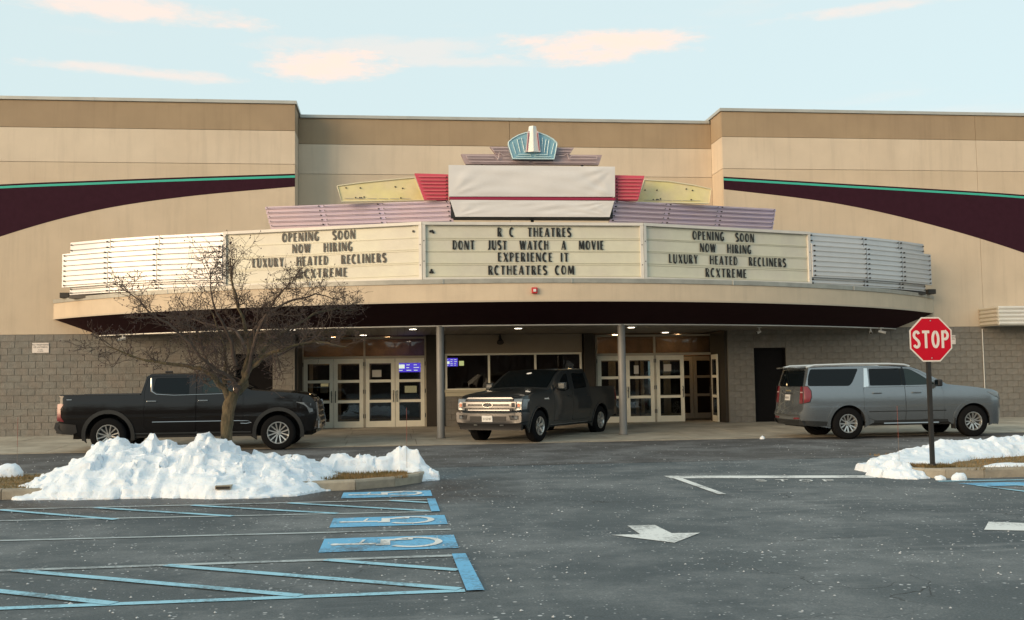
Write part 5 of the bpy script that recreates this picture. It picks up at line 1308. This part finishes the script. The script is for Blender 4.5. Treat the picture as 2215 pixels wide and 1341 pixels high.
        spk = mb.mesh('spokes', ALLOY, 40)
        for k in range(6):
            pass
        nutm = MB()
        for k in range(6): a = k * math.pi / 3 + .3; nutm.tube([(.052 * math.cos(a), yo + .0145, .052 * math.sin(a)), (.052 * math.cos(a), yo + .002, .052 * math.sin(a))], .009, 6)
        nut = nutm.mesh('wheel_nuts', GREYPL)
        for x in xs:
            for sd_ in (-1, 1):
                w = newobj('wheel', disc, s.t, inv=False); w.location = (x, sd_ * track, zc); w.rotation_euler = (0, 0, 0 if sd_ < 0 else math.pi)
                for nm, me in (('tyre', ty), ('rim', rim), ('spokes', spk), ('wheel_nuts', nut)): newobj(nm, me, w, inv=False)
    def box(s, name, x0, x1, y0, y1, z0, z1, m, bev=.01, parent=None):
        o = MB().box(x0, x1, y0, y1, z0, z1).build(name, m, parent or s.t, inv=False)
        if bev: bevel(o, bev)
        return o
    def glyphs(s, name, txt, size, y, z, m, off, rear=False, parent=None):
        """flat lettering on nose or tail"""
        cu = bpy.data.curves.new(name, 'FONT'); cu.body = txt; cu.size = size; cu.align_x = 'CENTER'; cu.extrude = .001
        ob = bpy.data.objects.new(name, cu); col.objects.link(ob); dg = bpy.context.evaluated_depsgraph_get(); me = bpy.data.meshes.new_from_object(ob.evaluated_get(dg)); bpy.data.objects.remove(ob)
        me.materials.clear(); me.materials.append(m); o = newobj(name, me, parent or s.t, inv=False)
        prof = s.sp['rear' if rear else 'front']; x = interp2(prof, z) + (-1 if rear else 1) * (s.sp['bowr' if rear else 'bow'] + off)
        o.location = (x, y, z); o.rotation_euler = (R(90), 0, R(-90) if rear else R(90)); return o
def interp2(prof, z):
    """x on a (x,z) polyline at height z"""
    P = sorted(prof, key=lambda p: p[1])
    if z <= P[0][1]: return P[0][0]
    for (a, b), (c, d) in zip(P, P[1:]):
        if b <= z <= d: return a + (c - a) * (z - b) / max(1e-6, d - b)
    return P[-1][0]
def mirrorcap(C, x, z, m, size=(.13, .24, .19), wbelt=None, face=None):
    for sd_ in (-1, 1):
        y = sd_ * (C.W(x, z) + .06); mr = C.box('mirror', x - size[0] / 2, x + size[0] / 2, min(y, y + sd_ * size[1]), max(y, y + sd_ * size[1]), z, z + size[2], m, .035)
        a, b = sorted((y + sd_ * .02, y + sd_ * (size[1] - .02))); C.box('mirror_glass', x - size[0] / 2 - .003, x - size[0] / 2 + .004, a, b, z + .02, z + size[2] - .02, VGLASS, 0, parent=mr)
        C.box('mirror_arm', x - .03, x + .03, min(y - sd_ * .08, y), max(y - sd_ * .08, y), z + .03, z + .07, BLKPL, .008, parent=mr)

# ---------- black-brown crew-cab pickup, parked at the left
def pickup(name, label, loc, rz, paint_m, q, tundra):
    sp = q; C = Car(name, label, loc, rz, sp, paint_m)
    wb = sp['wb']; ra = sp['arch']; zs_ = sp['sill']; rad = sp['rad']; fr, re_ = sp['front'], sp['rear']
    bed0, cab0, cab1, rf1, ws = sp['bed0'], sp['cabr'], sp['roof0'], sp['roof1'], sp['wsb']
    hoodz, rail = sp['hood'], sp['rail']; xf, xr = sp['xf'], sp['xr']; rz_ = sp['roofz']
    # side outline, counter-clockwise from the rear bottom
    P = [(xr + .05, zs_ + .16), (xr + .45, zs_ + .08)] + archpts(-wb, rad, ra, 16, 198, -18)[0:] + [(-wb + ra + .22, zs_), (-ra - .20, zs_)] + archpts(0, rad, ra, 16, 198, -18) + [(xf - .30, zs_ + .06), (fr[0][0] - .02, fr[0][1] + .05)]
    P += [(x - .0, z) for x, z in fr[1:]] + sp['hoodline'] + [ws] + sp['aline'] + [rf1, cab1] + sp['cline'] + [cab0, (cab0[0], rail)] + [(bed0, rail)] + [(x, z) for x, z in sp['rear'][::-1]]
    # clean duplicates
    PP = []
    for p in P:
        if not PP or math.hypot(p[0] - PP[-1][0], p[1] - PP[-1][1]) > .01: PP.append(p)
    P = PP
    doors = sp['doors']; wins = sp['wins']
    C.side('body_side', P, paint_m, holes=[rounded([p for p in doors[0] if p[0] < doors[0][4][0] - .01] + doors[1][1:] + [doors[1][0]] if False else doors[0][:4] + doors[1][1:] + doors[0][-1:], .04)], th=.05)
    seam = C.side('inner_shell', [(doors[0][0][0] + .0 - .1 + 0, doors[0][0][1] - .02)] if False else [(min(p[0] for d in doors for p in d) - .04, zs_ + .06), (max(p[0] for d in doors for p in d) + .04, zs_ + .06), (max(p[0] for d in doors for p in d) + .04, sp['belt']), (min(p[0] for d in doors for p in d) - .04, sp['belt'])], SHADEBOX, off=-.045)
    for d, w, gm in zip(doors, wins, sp['wmat']):
        dd = C.side('door', rounded(inset(d, .006), .05), paint_m, holes=[rounded(w, .05)], th=.03, off=.001)
        for o, sd_ in zip(dd, (1, -1)): C.side('window', inset(rounded(w, .05), .001), gm, off=-.008, parent=o, sides=(sd_,), grid=.2)
        hx, hz = sp['handles'][doors.index(d)]
        for o, sd_ in zip(dd, (1, -1)):
            y = sd_ * (C.W(hx, hz) + .022); C.box('handle', hx - .115, hx + .115, min(y - .014, y + .014), max(y - .014, y + .014), hz - .018, hz + .02, CHROME if tundra else paint_m, .010, parent=o)
    for w in sp.get('fixed', []): C.side('quarter_glass', rounded(w, .03), VGLASS, off=.003, grid=.2)
    # sweeps over the top
    C.sheet('roof', [cab1, rf1], paint_m, crown=.035); ws2 = sp['wsb']
    C.sheet('cab_back', [(cab0[0], sp['floor']), (cab0[0], rail), cab0] + sp['cline'][::-1] + [cab1], paint_m, crown=.005)
    C.sheet('rear_window', [(cab0[0] + .01, rail + .10), (cab1[0] - .04, rz_ - .10)], VGLASS, -.72, .72, off=-.012 if False else .02, n=8)
    ap = sp['aline'] and [ws] + sp['aline'] + [rf1] or [ws, rf1]
    C.sheet('windshield_frame', ap[::-1], paint_m, crown=.045, off=-.004)
    C.sheet('windshield', [(a[0], a[1]) for a in sp['wsglass']], VGLASS, -.90, .90, crown=.045, off=.006)
    C.sheet('hood', [ws] + sp['hoodline'][::-1] + [fr[-1]], paint_m, crown=.045, n=18)
    C.sheet('nose', fr[::-1], paint_m, bow=sp['bow'], n=18)
    tg = C.sheet('tailgate', [(x, z) for x, z in re_], paint_m, bow=sp['bowr'], n=12)
    C.sheet('bed_floor', [(bed0 + .04, rail - .01), (bed0 + .04, sp['floor']), (cab0[0] - .01, sp['floor'])], BLKPL, -.94, .94)
    C.trim('bed_rail_cap', [(bed0 + .02, rail + .008), (cab0[0] - .03, rail + .008)], .022, BLKPL, off=-.02)
    # underbody
    C.box('underbody', xr + .3, xf - .2, -.62, .62, .34, .80, SHADEBOX, 0)
    for x in (0, -wb): C.box('wheel_well', x - ra - .04, x + ra + .04, -C.sp['w'] + .34, C.sp['w'] - .34, .5, rad + ra + .05, SHADEBOX, 0)
    ax = MB()
    for x in (0, -wb): ax.tube([(x, -.75, rad), (x, .75, rad)], .05, 8)
    newobj('axle', ax.mesh('axle', SHADEBOX), C.t, inv=False)
    C.box('floor_pan', -wb + ra + .05, -ra - .05, -C.sp['w'] + .06, C.sp['w'] - .06, .36, .5, SHADEBOX, 0)
    return C
TUN = dict(cat='pickup truck', w=1.00, belt=1.46, tum=.20, wb=4.04, arch=.545, rad=.425, sill=.40, xf=.98, rf=.46, cf=.24, xr=-5.26, rr=.22, cr=.07, bow=.05, bowr=.015,
           front=[(.90, .42), (.96, .52), (.96, .72), (.92, .80), (.91, 1.00), (.88, 1.16), (.80, 1.28)], rear=[(-5.14, .50), (-5.26, .56), (-5.26, .74), (-5.20, .78), (-5.18, 1.00), (-5.17, 1.36), (-5.22, 1.395)],
           hoodline=[(.72, 1.335), (.45, 1.385), (0, 1.425), (-.4, 1.455)], wsb=(-.66, 1.475), aline=[(-.85, 1.57), (-1.10, 1.71), (-1.32, 1.81)], roof1=(-1.60, 1.885), roof0=(-3.06, 1.90), cline=[(-3.16, 1.84)], cabr=(-3.27, 1.46), rail=1.40, bed0=-5.20, roofz=1.90, hood=1.4, floor=.95,
           doors=[[(-3.20, .62), (-3.20, 1.50), (-3.12, 1.80), (-3.02, 1.845), (-1.97, 1.845), (-1.97, .48), (-2.95, .48)], [(-1.97, .48), (-1.97, 1.845), (-1.62, 1.84), (-1.36, 1.75), (-.86, 1.49), (-.84, 1.30), (-.84, .48)]],
           wins=[[(-2.99, 1.50), (-2.86, 1.43), (-2.16, 1.40), (-2.14, 1.40), (-2.14, 1.80), (-2.94, 1.80)], [(-1.83, 1.41), (-1.05, 1.44), (-1.36, 1.64), (-1.60, 1.78), (-1.83, 1.80)]], wmat=[VGLASS, VGLASSF],
           handles=[(-3.02, 1.235), (-1.80, 1.235)], wsglass=[(-.72, 1.505), (-.93, 1.62), (-1.14, 1.735), (-1.36, 1.83), (-1.54, 1.868)][::-1])
T = pickup('pickup_truck', 'black-brown crew-cab pickup parked side-on behind the bare tree and snow heap, facing right', (-2.82, 26.72, .0), R(-1.0), P_TUN, TUN, True)
T.wheels(.425, .27, .265, dict(n=6, kind='split', sp=.17, rot=0), (0, -4.04), .86)
for cx in (0, -4.04):
    o_ = archpts(cx, .425, .625, 18, 190, -10); i_ = archpts(cx, .425, .535, 18, 194, -14); T.side('fender_flare', o_ + i_[::-1], GREYPL, off=.022, th=.05, grid=.3)
T.trim('window_chrome', [(-3.05, 1.80), (-3.03, 1.48), (-2.92, 1.405), (-2.5, 1.375), (-1.05, 1.40), (-.95, 1.41)], [.022, .022, .014, .010, .010, .006], CHROME, off=.010)
T.trim('side_chrome_strip', [(-3.0, .735), (-.92, .735)], .013, CHROME, off=.012)
T.trim('side_chrome_strip', [(-.92, .73), (-.72, .73), (-.64, .69), (-.76, .665), (-.90, .672)], .012, CHROME, off=.012)
T.trim('rocker_panel', [(-3.5, .46), (-.66, .46)], .05, GREYPL, off=-.04)
T.front('rear_bumper', [(-.98, .50), (.98, .50), (.98, .76), (-.98, .76)], BLKPL, off=.035, th=.1, rear=True)
T.side('bumper_corner', [(-5.27, .50), (-4.89, .46), (-4.76, .52), (-4.79, .70), (-5.27, .76)], BLKPL, off=.012, th=.03)
for sd_ in (1, -1):
    T.side('tail_lamp', [(-5.24, .80), (-5.06, .78), (-5.13, .88), (-5.15, 1.08), (-5.08, 1.19), (-5.14, 1.22), (-5.24, 1.20)], TLAMP, off=.012, th=.03, sides=(sd_,), grid=.08)
    T.front('tail_lamp', [(sd_ * .93, .80), (sd_ * .93, 1.20), (sd_ * .80, 1.20), (sd_ * .80, .80)][::sd_], TLAMP, off=.012, th=.02, rear=True)
    T.side('headlamp', [(.42, 1.175), (.80, 1.14), (.84, .93), (.75, .90), (.69, 1.04), (.62, 1.10)], HLAMP, off=.012, th=.03, sides=(sd_,), grid=.08)
    T.side('headlamp_housing', [(.62, 1.15), (.86, 1.17), (.88, .98), (.76, 1.02)], BLKPL, off=.014, th=.02, sides=(sd_,), grid=.08)
T.side('badge', [(-5.02, 1.30), (-4.9, 1.30), (-4.9, 1.312), (-5.02, 1.312)], CHROME, off=.004, grid=.3)
T.front('grille', [(-.62, .58), (.62, .58), (.74, 1.14), (.60, 1.19), (-.60, 1.19), (-.74, 1.14)], BLKPL, off=.02, th=.03)
for k in range(4): T.front('grille_bar', [(-.62, .66 + .13 * k), (.62, .66 + .13 * k), (.62, .70 + .13 * k), (-.62, .70 + .13 * k)], CHROME, off=.035, th=.02)
for sd_ in (1, -1):
    T.front('grille_surround', [(sd_ * .70, .62), (sd_ * .80, .62), (sd_ * .86, 1.16), (sd_ * .76, 1.20)][::sd_], CHROME, off=.05, th=.04)
    T.front('bumper_chrome', [(sd_ * .55, .50), (sd_ * .93, .52), (sd_ * .93, .70), (sd_ * .70, .74), (sd_ * .55, .60)][::sd_], CHROME, off=.035, th=.03)
T.side('bumper_chrome', [(.86, .50), (.98, .52), (.985, .72), (.93, .80), (.90, .66)], CHROME, off=.02, th=.02, grid=.1)
mirrorcap(T, -.98, 1.42, CHROME, (.14, .22, .15))
T.box('antenna', -2.93, -2.75, -.04, .04, 1.935, 1.985, BLKPL, .015)
# ---------- dark grey pickup under the canopy
FCHROME = mat('satin_grille_chrome', (.16, .16, .165), .30, 1.0)
FQ = dict(cat='pickup truck', w=.99, belt=1.36, tum=.24, wb=3.78, arch=.50, rad=.415, sill=.42, xf=1.00, rf=.50, cf=.20, xr=-5.00, rr=.20, cr=.06, bow=.05, bowr=.015,
          front=[(.90, .40), (.96, .52), (.97, .80), (.93, .84), (.93, 1.05), (.88, 1.15)], rear=[(-4.92, .50), (-5.0, .56), (-5.0, .76), (-4.93, .80), (-4.93, 1.36)],
          hoodline=[(.72, 1.21), (.4, 1.255), (0, 1.295), (-.35, 1.325)], wsb=(-.58, 1.35), aline=[(-.80, 1.48), (-1.05, 1.63), (-1.28, 1.76)], roof1=(-1.55, 1.86), roof0=(-2.86, 1.90), cline=[(-3.0, 1.80)], cabr=(-3.14, 1.40), rail=1.37, bed0=-4.93, roofz=1.9, hood=1.35, floor=.92,
          doors=[[(-3.08, .62), (-3.08, 1.42), (-2.96, 1.78), (-2.84, 1.82), (-1.93, 1.84), (-1.93, .50), (-2.85, .50)], [(-1.93, .50), (-1.93, 1.84), (-1.62, 1.82), (-1.34, 1.71), (-.82, 1.40), (-.80, 1.2), (-.80, .50)]],
          wins=[[(-2.92, 1.38), (-2.08, 1.34), (-2.08, 1.78), (-2.82, 1.78), (-2.88, 1.74)], [(-1.80, 1.34), (-1.45, 1.29), (-1.02, 1.33), (-1.34, 1.60), (-1.58, 1.75), (-1.80, 1.78)]], wmat=[VGLASS, VGLASS],
          handles=[(-2.86, 1.16), (-1.74, 1.16)], wsglass=[(-.64, 1.385), (-.86, 1.515), (-1.09, 1.66), (-1.30, 1.775), (-1.49, 1.845)][::-1])
a = R(36)
Fd = pickup('pickup_truck', 'dark grey pickup with chrome grille parked at an angle under the canopy, facing the camera', (2.98, 27.05, .02), math.atan2(-math.cos(a), -math.sin(a)), P_F, FQ, False)
Fd.wheels(.415, .27, .235, dict(n=6, kind='single', rot=15), (0, -3.78), .84)
for cx in (0, -3.78): Fd.side('arch_lip', archpts(cx, .415, .545, 18, 186, -6) + archpts(cx, .415, .495, 18, 188, -8)[::-1], P_F, off=.014, th=.04, grid=.3)
Fd.front('grille', rounded([(-.66, .80), (.66, .80), (.72, .92), (.70, 1.12), (.62, 1.18), (-.62, 1.18), (-.70, 1.12), (-.72, .92)], .04), BLKPL, off=.022, th=.04)
Fd.front('grille_surround', [(-.70, 1.135), (.70, 1.135), (.64, 1.175), (-.64, 1.175)], FCHROME, off=.035, th=.03)
Fd.front('grille_bar', [(-.62, 1.09), (.62, 1.09), (.62, 1.115), (-.62, 1.115)], FCHROME, off=.045, th=.03)
Fd.front('grille_bar', [(-.70, 1.00), (.70, 1.00), (.70, 1.06), (-.70, 1.06)], FCHROME, off=.058, th=.05)
Fd.front('grille_bar', [(-.70, .90), (.70, .90), (.70, .965), (-.70, .965)], FCHROME, off=.058, th=.05)
Fd.front('grille_bar', [(-.62, .835), (.62, .835), (.62, .865), (-.62, .865)], FCHROME, off=.045, th=.03)
for sd_ in (1, -1):
    Fd.front('headlamp_side', [(sd_ * .62, .90), (sd_ * .80, .90), (sd_ * .80, 1.06), (sd_ * .62, 1.06)][::sd_], FCHROME, off=.056, th=.05)
    Fd.front('headlamp_inner', [(sd_ * .68, .925), (sd_ * .77, .925), (sd_ * .77, 1.035), (sd_ * .68, 1.035)][::sd_], BLKPL, off=.062, th=.02)
    Fd.front('headlamp', [(sd_ * .74, .845), (sd_ * .935, .86), (sd_ * .955, 1.14), (sd_ * .72, 1.125)][::sd_], HLAMP, off=.024, th=.05, grid=.05)
    Fd.front('turn_lamp', [(sd_ * .83, .93), (sd_ * .90, .93), (sd_ * .90, 1.02), (sd_ * .83, 1.02)][::sd_], AMBER, off=.030, th=.02, grid=.05)
    Fd.side('headlamp', [(.58, 1.12), (.90, 1.13), (.90, .86), (.72, .87), (.70, 1.0)], HLAMP, off=.012, th=.03, sides=(sd_,), grid=.08)
    Fd.side('tail_lamp', [(-4.92, .98), (-4.80, .98), (-4.80, 1.30), (-4.92, 1.30)], TLAMP, off=.01, th=.03, sides=(sd_,), grid=.1)
    fl = Fd.front('fog_lamp_bay', [(sd_ * .66, .60), (sd_ * .88, .62), (sd_ * .88, .72), (sd_ * .62, .72)][::sd_], BLKPL, off=.052, th=.02)
    Fd.front('fog_lamp', [(sd_ * .78, .63), (sd_ * .86, .63), (sd_ * .86, .695), (sd_ * .78, .695)][::sd_], HLAMP, off=.058, th=.02, parent=fl)
    Fd.front('tow_hook', [(sd_ * .34, .46), (sd_ * .44, .46), (sd_ * .44, .48), (sd_ * .34, .48)][::sd_], ALLOY, off=.04, th=.02)
Fd.front('front_bumper', rounded([(-.96, .54), (-.5, .50), (.5, .50), (.96, .54), (.97, .80), (.55, .76), (-.55, .76), (-.97, .80)], .03), FCHROME, off=.045, th=.06)
Fd.side('front_bumper', [(.60, .58), (.95, .54), (.95, .80), (.62, .78)], FCHROME, off=.022, th=.03, grid=.08)
Fd.front('air_dam', [(-.90, .34), (.90, .34), (.95, .52), (-.95, .52)], BLKPL, off=.02, th=.1)
Fd.front('bumper_opening', [(-.54, .57), (.54, .57), (.54, .695), (-.54, .695)], BLKPL, off=.050, th=.02)
pl_ = Fd.front('license_plate', [(-.155, .555), (.155, .555), (.155, .71), (-.155, .71)], PLATE, off=.064, th=.01); Fd.glyphs('plate_number', '115747', .085, 0, .60, LETTER, .068, parent=None)
ov = Fd.front('oval_badge', [(.155 * math.cos(R(k * 15)), .983 + .066 * math.sin(R(k * 15))) for k in range(24)], mat('badge_chrome_rim', (.5, .5, .5), .2, .9), off=.072, th=.03)
Fd.front('oval_badge_field', [(.138 * math.cos(R(k * 15)), .983 + .053 * math.sin(R(k * 15))) for k in range(24)], mat('badge_dark', (.02, .025, .035), .3), off=.077, th=.01, parent=ov)
sc_ = MB(); xb = interp2(FQ['front'], .98) + FQ['bow'] + .079
sc_.tube([(xb, -.10, .965), (xb, -.085, 1.01), (xb, -.04, 1.005), (xb, -.06, .985), (xb, -.03, .965), (xb, .0, .99), (xb, .03, .962), (xb, .055, .99), (xb, .09, .965), (xb, .09, 1.01)], .008, 5); newobj('badge_script', sc_.mesh('badge_script', FCHROME), ov, inv=False)
for sd_ in (1, -1):
    Fd.side('fender_badge', [(-.50, 1.09), (-.44, 1.15), (-.40, 1.13), (-.22, 1.13), (-.22, 1.10), (-.40, 1.10)], SIGNW, off=.008, sides=(sd_,), grid=.3)
mirrorcap(Fd, -1.0, 1.34, P_F, (.13, .24, .20)); Fd.trim('running_board', [(-2.95, .42), (-.65, .42)], .035, mat('step_metal', (.35, .35, .35), .3, .8), off=-.03)
Fd.front('rear_bumper', [(-.95, .54), (.95, .54), (.95, .76), (-.95, .76)], FCHROME, off=.03, th=.1, rear=True)
for x, y in ((.55, .35), (-.15, .75)): pass

# ---------- satin steel long SUV at the right
SQ = dict(cat='suv', w=1.02, belt=1.34, tum=.27, wb=3.41, arch=.475, rad=.405, sill=.40, xf=.90, rf=.48, cf=.24, xr=-4.64, rr=.42, cr=.15, bow=.10, bowr=.06,
          front=[(.78, .30), (.85, .40), (.87, .62), (.85, .92), (.83, 1.07), (.76, 1.15)], rear=[(-4.54, .40), (-4.62, .50), (-4.64, .66), (-4.58, .78), (-4.55, 1.0), (-4.51, 1.33), (-4.36, 1.84)])
S = Car('suv', 'satin grey long SUV with chrome roof rails parked by the right block wall, facing right', (14.92, 26.15, .0), R(0.5), SQ, P_SUB)
S.sp['cat'] = 'suv'
wsb, rf1, rf0 = (-.68, 1.37), (-1.62, 1.83), (-4.36, 1.84)
hl = [(.56, 1.215), (.2, 1.27), (-.15, 1.315), (-.45, 1.345)]; al = [(-.95, 1.52), (-1.22, 1.67), (-1.42, 1.765)]
P = [(-4.54, .46), (-4.3, .36)] + archpts(-3.41, .405, .475, 16, 194, -14) + [(-3.41 + .66, .40), (-.66, .40)] + archpts(0, .405, .475, 16, 194, -14) + [(.62, .34)] + SQ['front'][0:] + hl + [wsb] + al + [rf1, (-2.4, 1.862), (-3.4, 1.862)] + SQ['rear'][::-1]
PP = []
for p in P:
    if not PP or math.hypot(p[0] - PP[-1][0], p[1] - PP[-1][1]) > .01: PP.append(p)
P = PP
sd1 = [(-2.98, .62), (-2.98, 1.30), (-2.86, 1.36), (-2.82, 1.825), (-1.85, 1.835), (-1.85, .44), (-2.60, .44), (-2.83, .52)]; sd2 = [(-1.85, .44), (-1.85, 1.835), (-1.64, 1.80), (-1.40, 1.715), (-.88, 1.38), (-.80, 1.2), (-.80, .44)]
w1 = [(-2.79, 1.36), (-1.91, 1.355), (-1.91, 1.80), (-2.76, 1.795)]; w2 = [(-1.81, 1.355), (-1.0, 1.37), (-1.40, 1.64), (-1.62, 1.765), (-1.81, 1.80)]
w3 = [(-4.44, 1.37), (-3.34, 1.36), (-3.24, 1.46), (-3.04, 1.80), (-4.33, 1.80), (-4.41, 1.6)]
S.side('body_side', P, P_SUB, holes=[rounded(sd1[:4] + sd2[1:] + sd1[-2:], .04), rounded(w3, .05)], th=.05)
S.side('quarter_window', inset(rounded(w3, .05), .001), VGLASS, off=-.006, grid=.25)
S.side('inner_shell', [(-3.05, .46), (-.75, .46), (-.75, 1.34), (-3.05, 1.34)], SHADEBOX, off=-.045)
for d, w, gm, (hx, hz) in zip((sd1, sd2), (w1, w2), (VGLASS, VGLASSF), ((-2.62, 1.17), (-1.55, 1.17))):
    dd = S.side('door', rounded(inset(d, .006), .05), P_SUB, holes=[rounded(w, .04)], th=.03, off=.001)
    for o, sd_ in zip(dd, (1, -1)):
        S.side('window', inset(rounded(w, .04), .001), gm, off=-.006, parent=o, sides=(sd_,), grid=.2)
        y = sd_ * (S.W(hx, hz) + .024); S.box('handle', hx - .12, hx + .12, min(y - .014, y + .014), max(y - .014, y + .014), hz - .018, hz + .02, P_SUB, .010, parent=o)
S.side('door_pillar_trim', [(-1.912, 1.357), (-1.808, 1.357), (-1.808, 1.798), (-1.912, 1.798)], VGLASS, off=.004, grid=.2)
S.sheet('roof', [(-4.36, 1.84), (-3.4, 1.862), (-2.4, 1.862), rf1], P_SUB, crown=.025)
S.sheet('windshield_frame', [rf1] + al[::-1] + [wsb], P_SUB, crown=.06, off=-.004)
S.sheet('windshield', [(-.76, 1.415), (-.97, 1.53), (-1.23, 1.665), (-1.43, 1.78), (-1.56, 1.812)][::-1], VGLASS, -.90, .90, crown=.06, off=.006)
S.sheet('hood', [wsb] + hl[::-1] + [SQ['front'][-1]], P_SUB, crown=.045, n=18)
S.sheet('nose', SQ['front'][::-1], P_SUB, bow=.10, n=18)
S.sheet('tailgate', SQ['rear'], P_SUB, bow=.06, n=16)
S.front('rear_window', rounded([(-.80, 1.36), (.80, 1.36), (.70, 1.78), (-.70, 1.78)], .05), VGLASS, off=.006, th=.01, rear=True)
mb = MB(); mb.ext([(-4.33, -.78, 1.845), (-4.62, -.68, 1.825), (-4.70, 0, 1.835), (-4.62, .68, 1.825), (-4.33, .78, 1.845)], (0, 0, .03)); newobj('roof_spoiler', mb.mesh('roof_spoiler', P_SUB), S.t, inv=False)
for sd_ in (1, -1):
    S.side('tail_lamp_rim', [(-4.575, .92), (-4.415, .955), (-4.362, 1.09), (-4.362, 1.25), (-4.435, 1.38), (-4.55, 1.38)], BLKPL, off=.005, th=.03, sides=(sd_,), grid=.08)
    S.side('tail_lamp', [(-4.56, .94), (-4.43, .98), (-4.38, 1.10), (-4.38, 1.24), (-4.45, 1.36), (-4.54, 1.36)], TLAMP, off=.008, th=.03, sides=(sd_,), grid=.08)
    S.front('tail_lamp', [(sd_ * .87, .93), (sd_ * .87, 1.36), (sd_ * .70, 1.36), (sd_ * .72, .93)][::sd_], TLAMP, off=.010, th=.02, rear=True)
    S.front('tail_lamp_stripe', [(sd_ * .86, 1.20), (sd_ * .86, 1.225), (sd_ * .72, 1.225), (sd_ * .72, 1.20)][::sd_], mat('lamp_clear', (.5, .4, .38), .2), off=.013, th=.01, rear=True)
    S.front('rear_reflector', [(sd_ * .52, .52), (sd_ * .78, .53), (sd_ * .78, .57), (sd_ * .52, .56)][::sd_], TLAMP, off=.018, th=.02, rear=True)
    S.side('headlamp', [(.40, 1.16), (.66, 1.15), (.83, 1.06), (.86, .96), (.62, 1.04)], HLAMP, off=.010, th=.03, sides=(sd_,), grid=.06)
    S.front('headlamp', [(sd_ * .55, .95), (sd_ * .84, .95), (sd_ * .84, 1.08), (sd_ * .55, 1.08)][::sd_], HLAMP, off=.012, th=.02)
    mb = MB(); mb.tube([(x, sd_ * y, z) for x, y, z in [(-4.40, .78, 1.85), (-4.2, .79, 1.90), (-3.2, .79, 1.92), (-2.2, .79, 1.915), (-1.75, .79, 1.89), (-1.6, .78, 1.85)]], .028, 8); newobj('roof_rail', mb.mesh('roof_rail', mat('rail_bright', (.62, .64, .64), .3, .5), True), S.t, inv=False)
S.side('chrome_pillar_blade', [(-2.96, 1.325), (-2.84, 1.315), (-2.82, 1.37), (-2.80, 1.81), (-2.89, 1.81)], mat('satin_chrome', (.72, .74, .75), .22, .9), off=.006, th=.02, grid=.15)
S.trim('window_chrome', [(-2.90, 1.33), (-1.9, 1.332), (-.86, 1.345)], .010, CHROME, off=.006)
for cx in (0, -3.41): S.side('arch_lip', archpts(cx, .405, .56, 18, 184, -4) + archpts(cx, .405, .47, 18, 188, -8)[::-1], P_SUB, off=.012, th=.03, grid=.3)
S.trim('door_crease', [(-2.85, .70), (-.75, .70)], .016, GREYPL, off=-.008)
S.side('rocker_panel', [(-2.72, .40), (-.68, .40), (-.70, .47), (-2.70, .47)], GREYPL, off=.006, th=.04, grid=.2)
S.trim('side_step', [(-2.45, .385), (-.95, .385)], .024, CHROME, off=.01)
S.side('lower_cladding', [(-4.64, .40), (-4.3, .34), (-3.92, .36), (-3.90, .46), (-4.66, .50)], GREYPL, off=.010, th=.03, grid=.2)
S.front('lower_cladding', [(-.90, .36), (.90, .36), (.92, .50), (-.92, .50)], GREYPL, off=.012, th=.06, rear=True)
S.front('bumper_chrome_strip', [(-.86, .615), (.86, .615), (.86, .635), (-.86, .635)], CHROME, off=.016, th=.02, rear=True)
S.front('license_plate', [(-.155, 1.0), (.155, 1.0), (.155, 1.15), (-.155, 1.15)], PLATE, off=.014, th=.01, rear=True); S.glyphs('plate_number', '4CK 81', .075, 0, 1.045, LETTER, .022, rear=True)
S.front('tailgate_badge', [(-.14, 1.235), (.14, 1.235), (.14, 1.265), (-.14, 1.265)], mat('badge_gold', (.5, .42, .25), .3, .7), off=.016, th=.02, rear=True)
S.front('plate_recess_lip', [(-.30, 1.165), (.30, 1.165), (.30, 1.18), (-.30, 1.18)], BLKPL, off=.012, th=.01, rear=True)
S.front('grille', rounded([(-.62, .58), (.62, .58), (.60, 1.06), (-.60, 1.06)], .05), BLKPL, off=.012, th=.02)
for k in range(4): S.front('grille_bar', [(-.58, .66 + k * .11), (.58, .66 + k * .11), (.58, .685 + k * .11), (-.58, .685 + k * .11)], CHROME, off=.022, th=.02)
S.box('underbody', -4.45, .7, -.62, .62, .32, .8, SHADEBOX, 0)
for x in (0, -3.41): S.box('wheel_well', x - .5, x + .5, -.68, .68, .5, .92, SHADEBOX, 0)
S.box('floor_pan', -2.85, -.55, -.94, .94, .34, .5, SHADEBOX, 0)
S.wheels(.405, .265, .235, dict(n=6, kind='split', sp=.14, rot=15), (0, -3.41), .87)
mirrorcap(S, -1.0, 1.32, BLKPL, (.13, .20, .18))
S.box('mud_flap', -.52, -.49, -1.0, -.80, .22, .5, BLKPL, .005); S.box('antenna_fin', -3.6, -3.4, -.03, .03, 1.865, 1.92, P_SUB, .012)
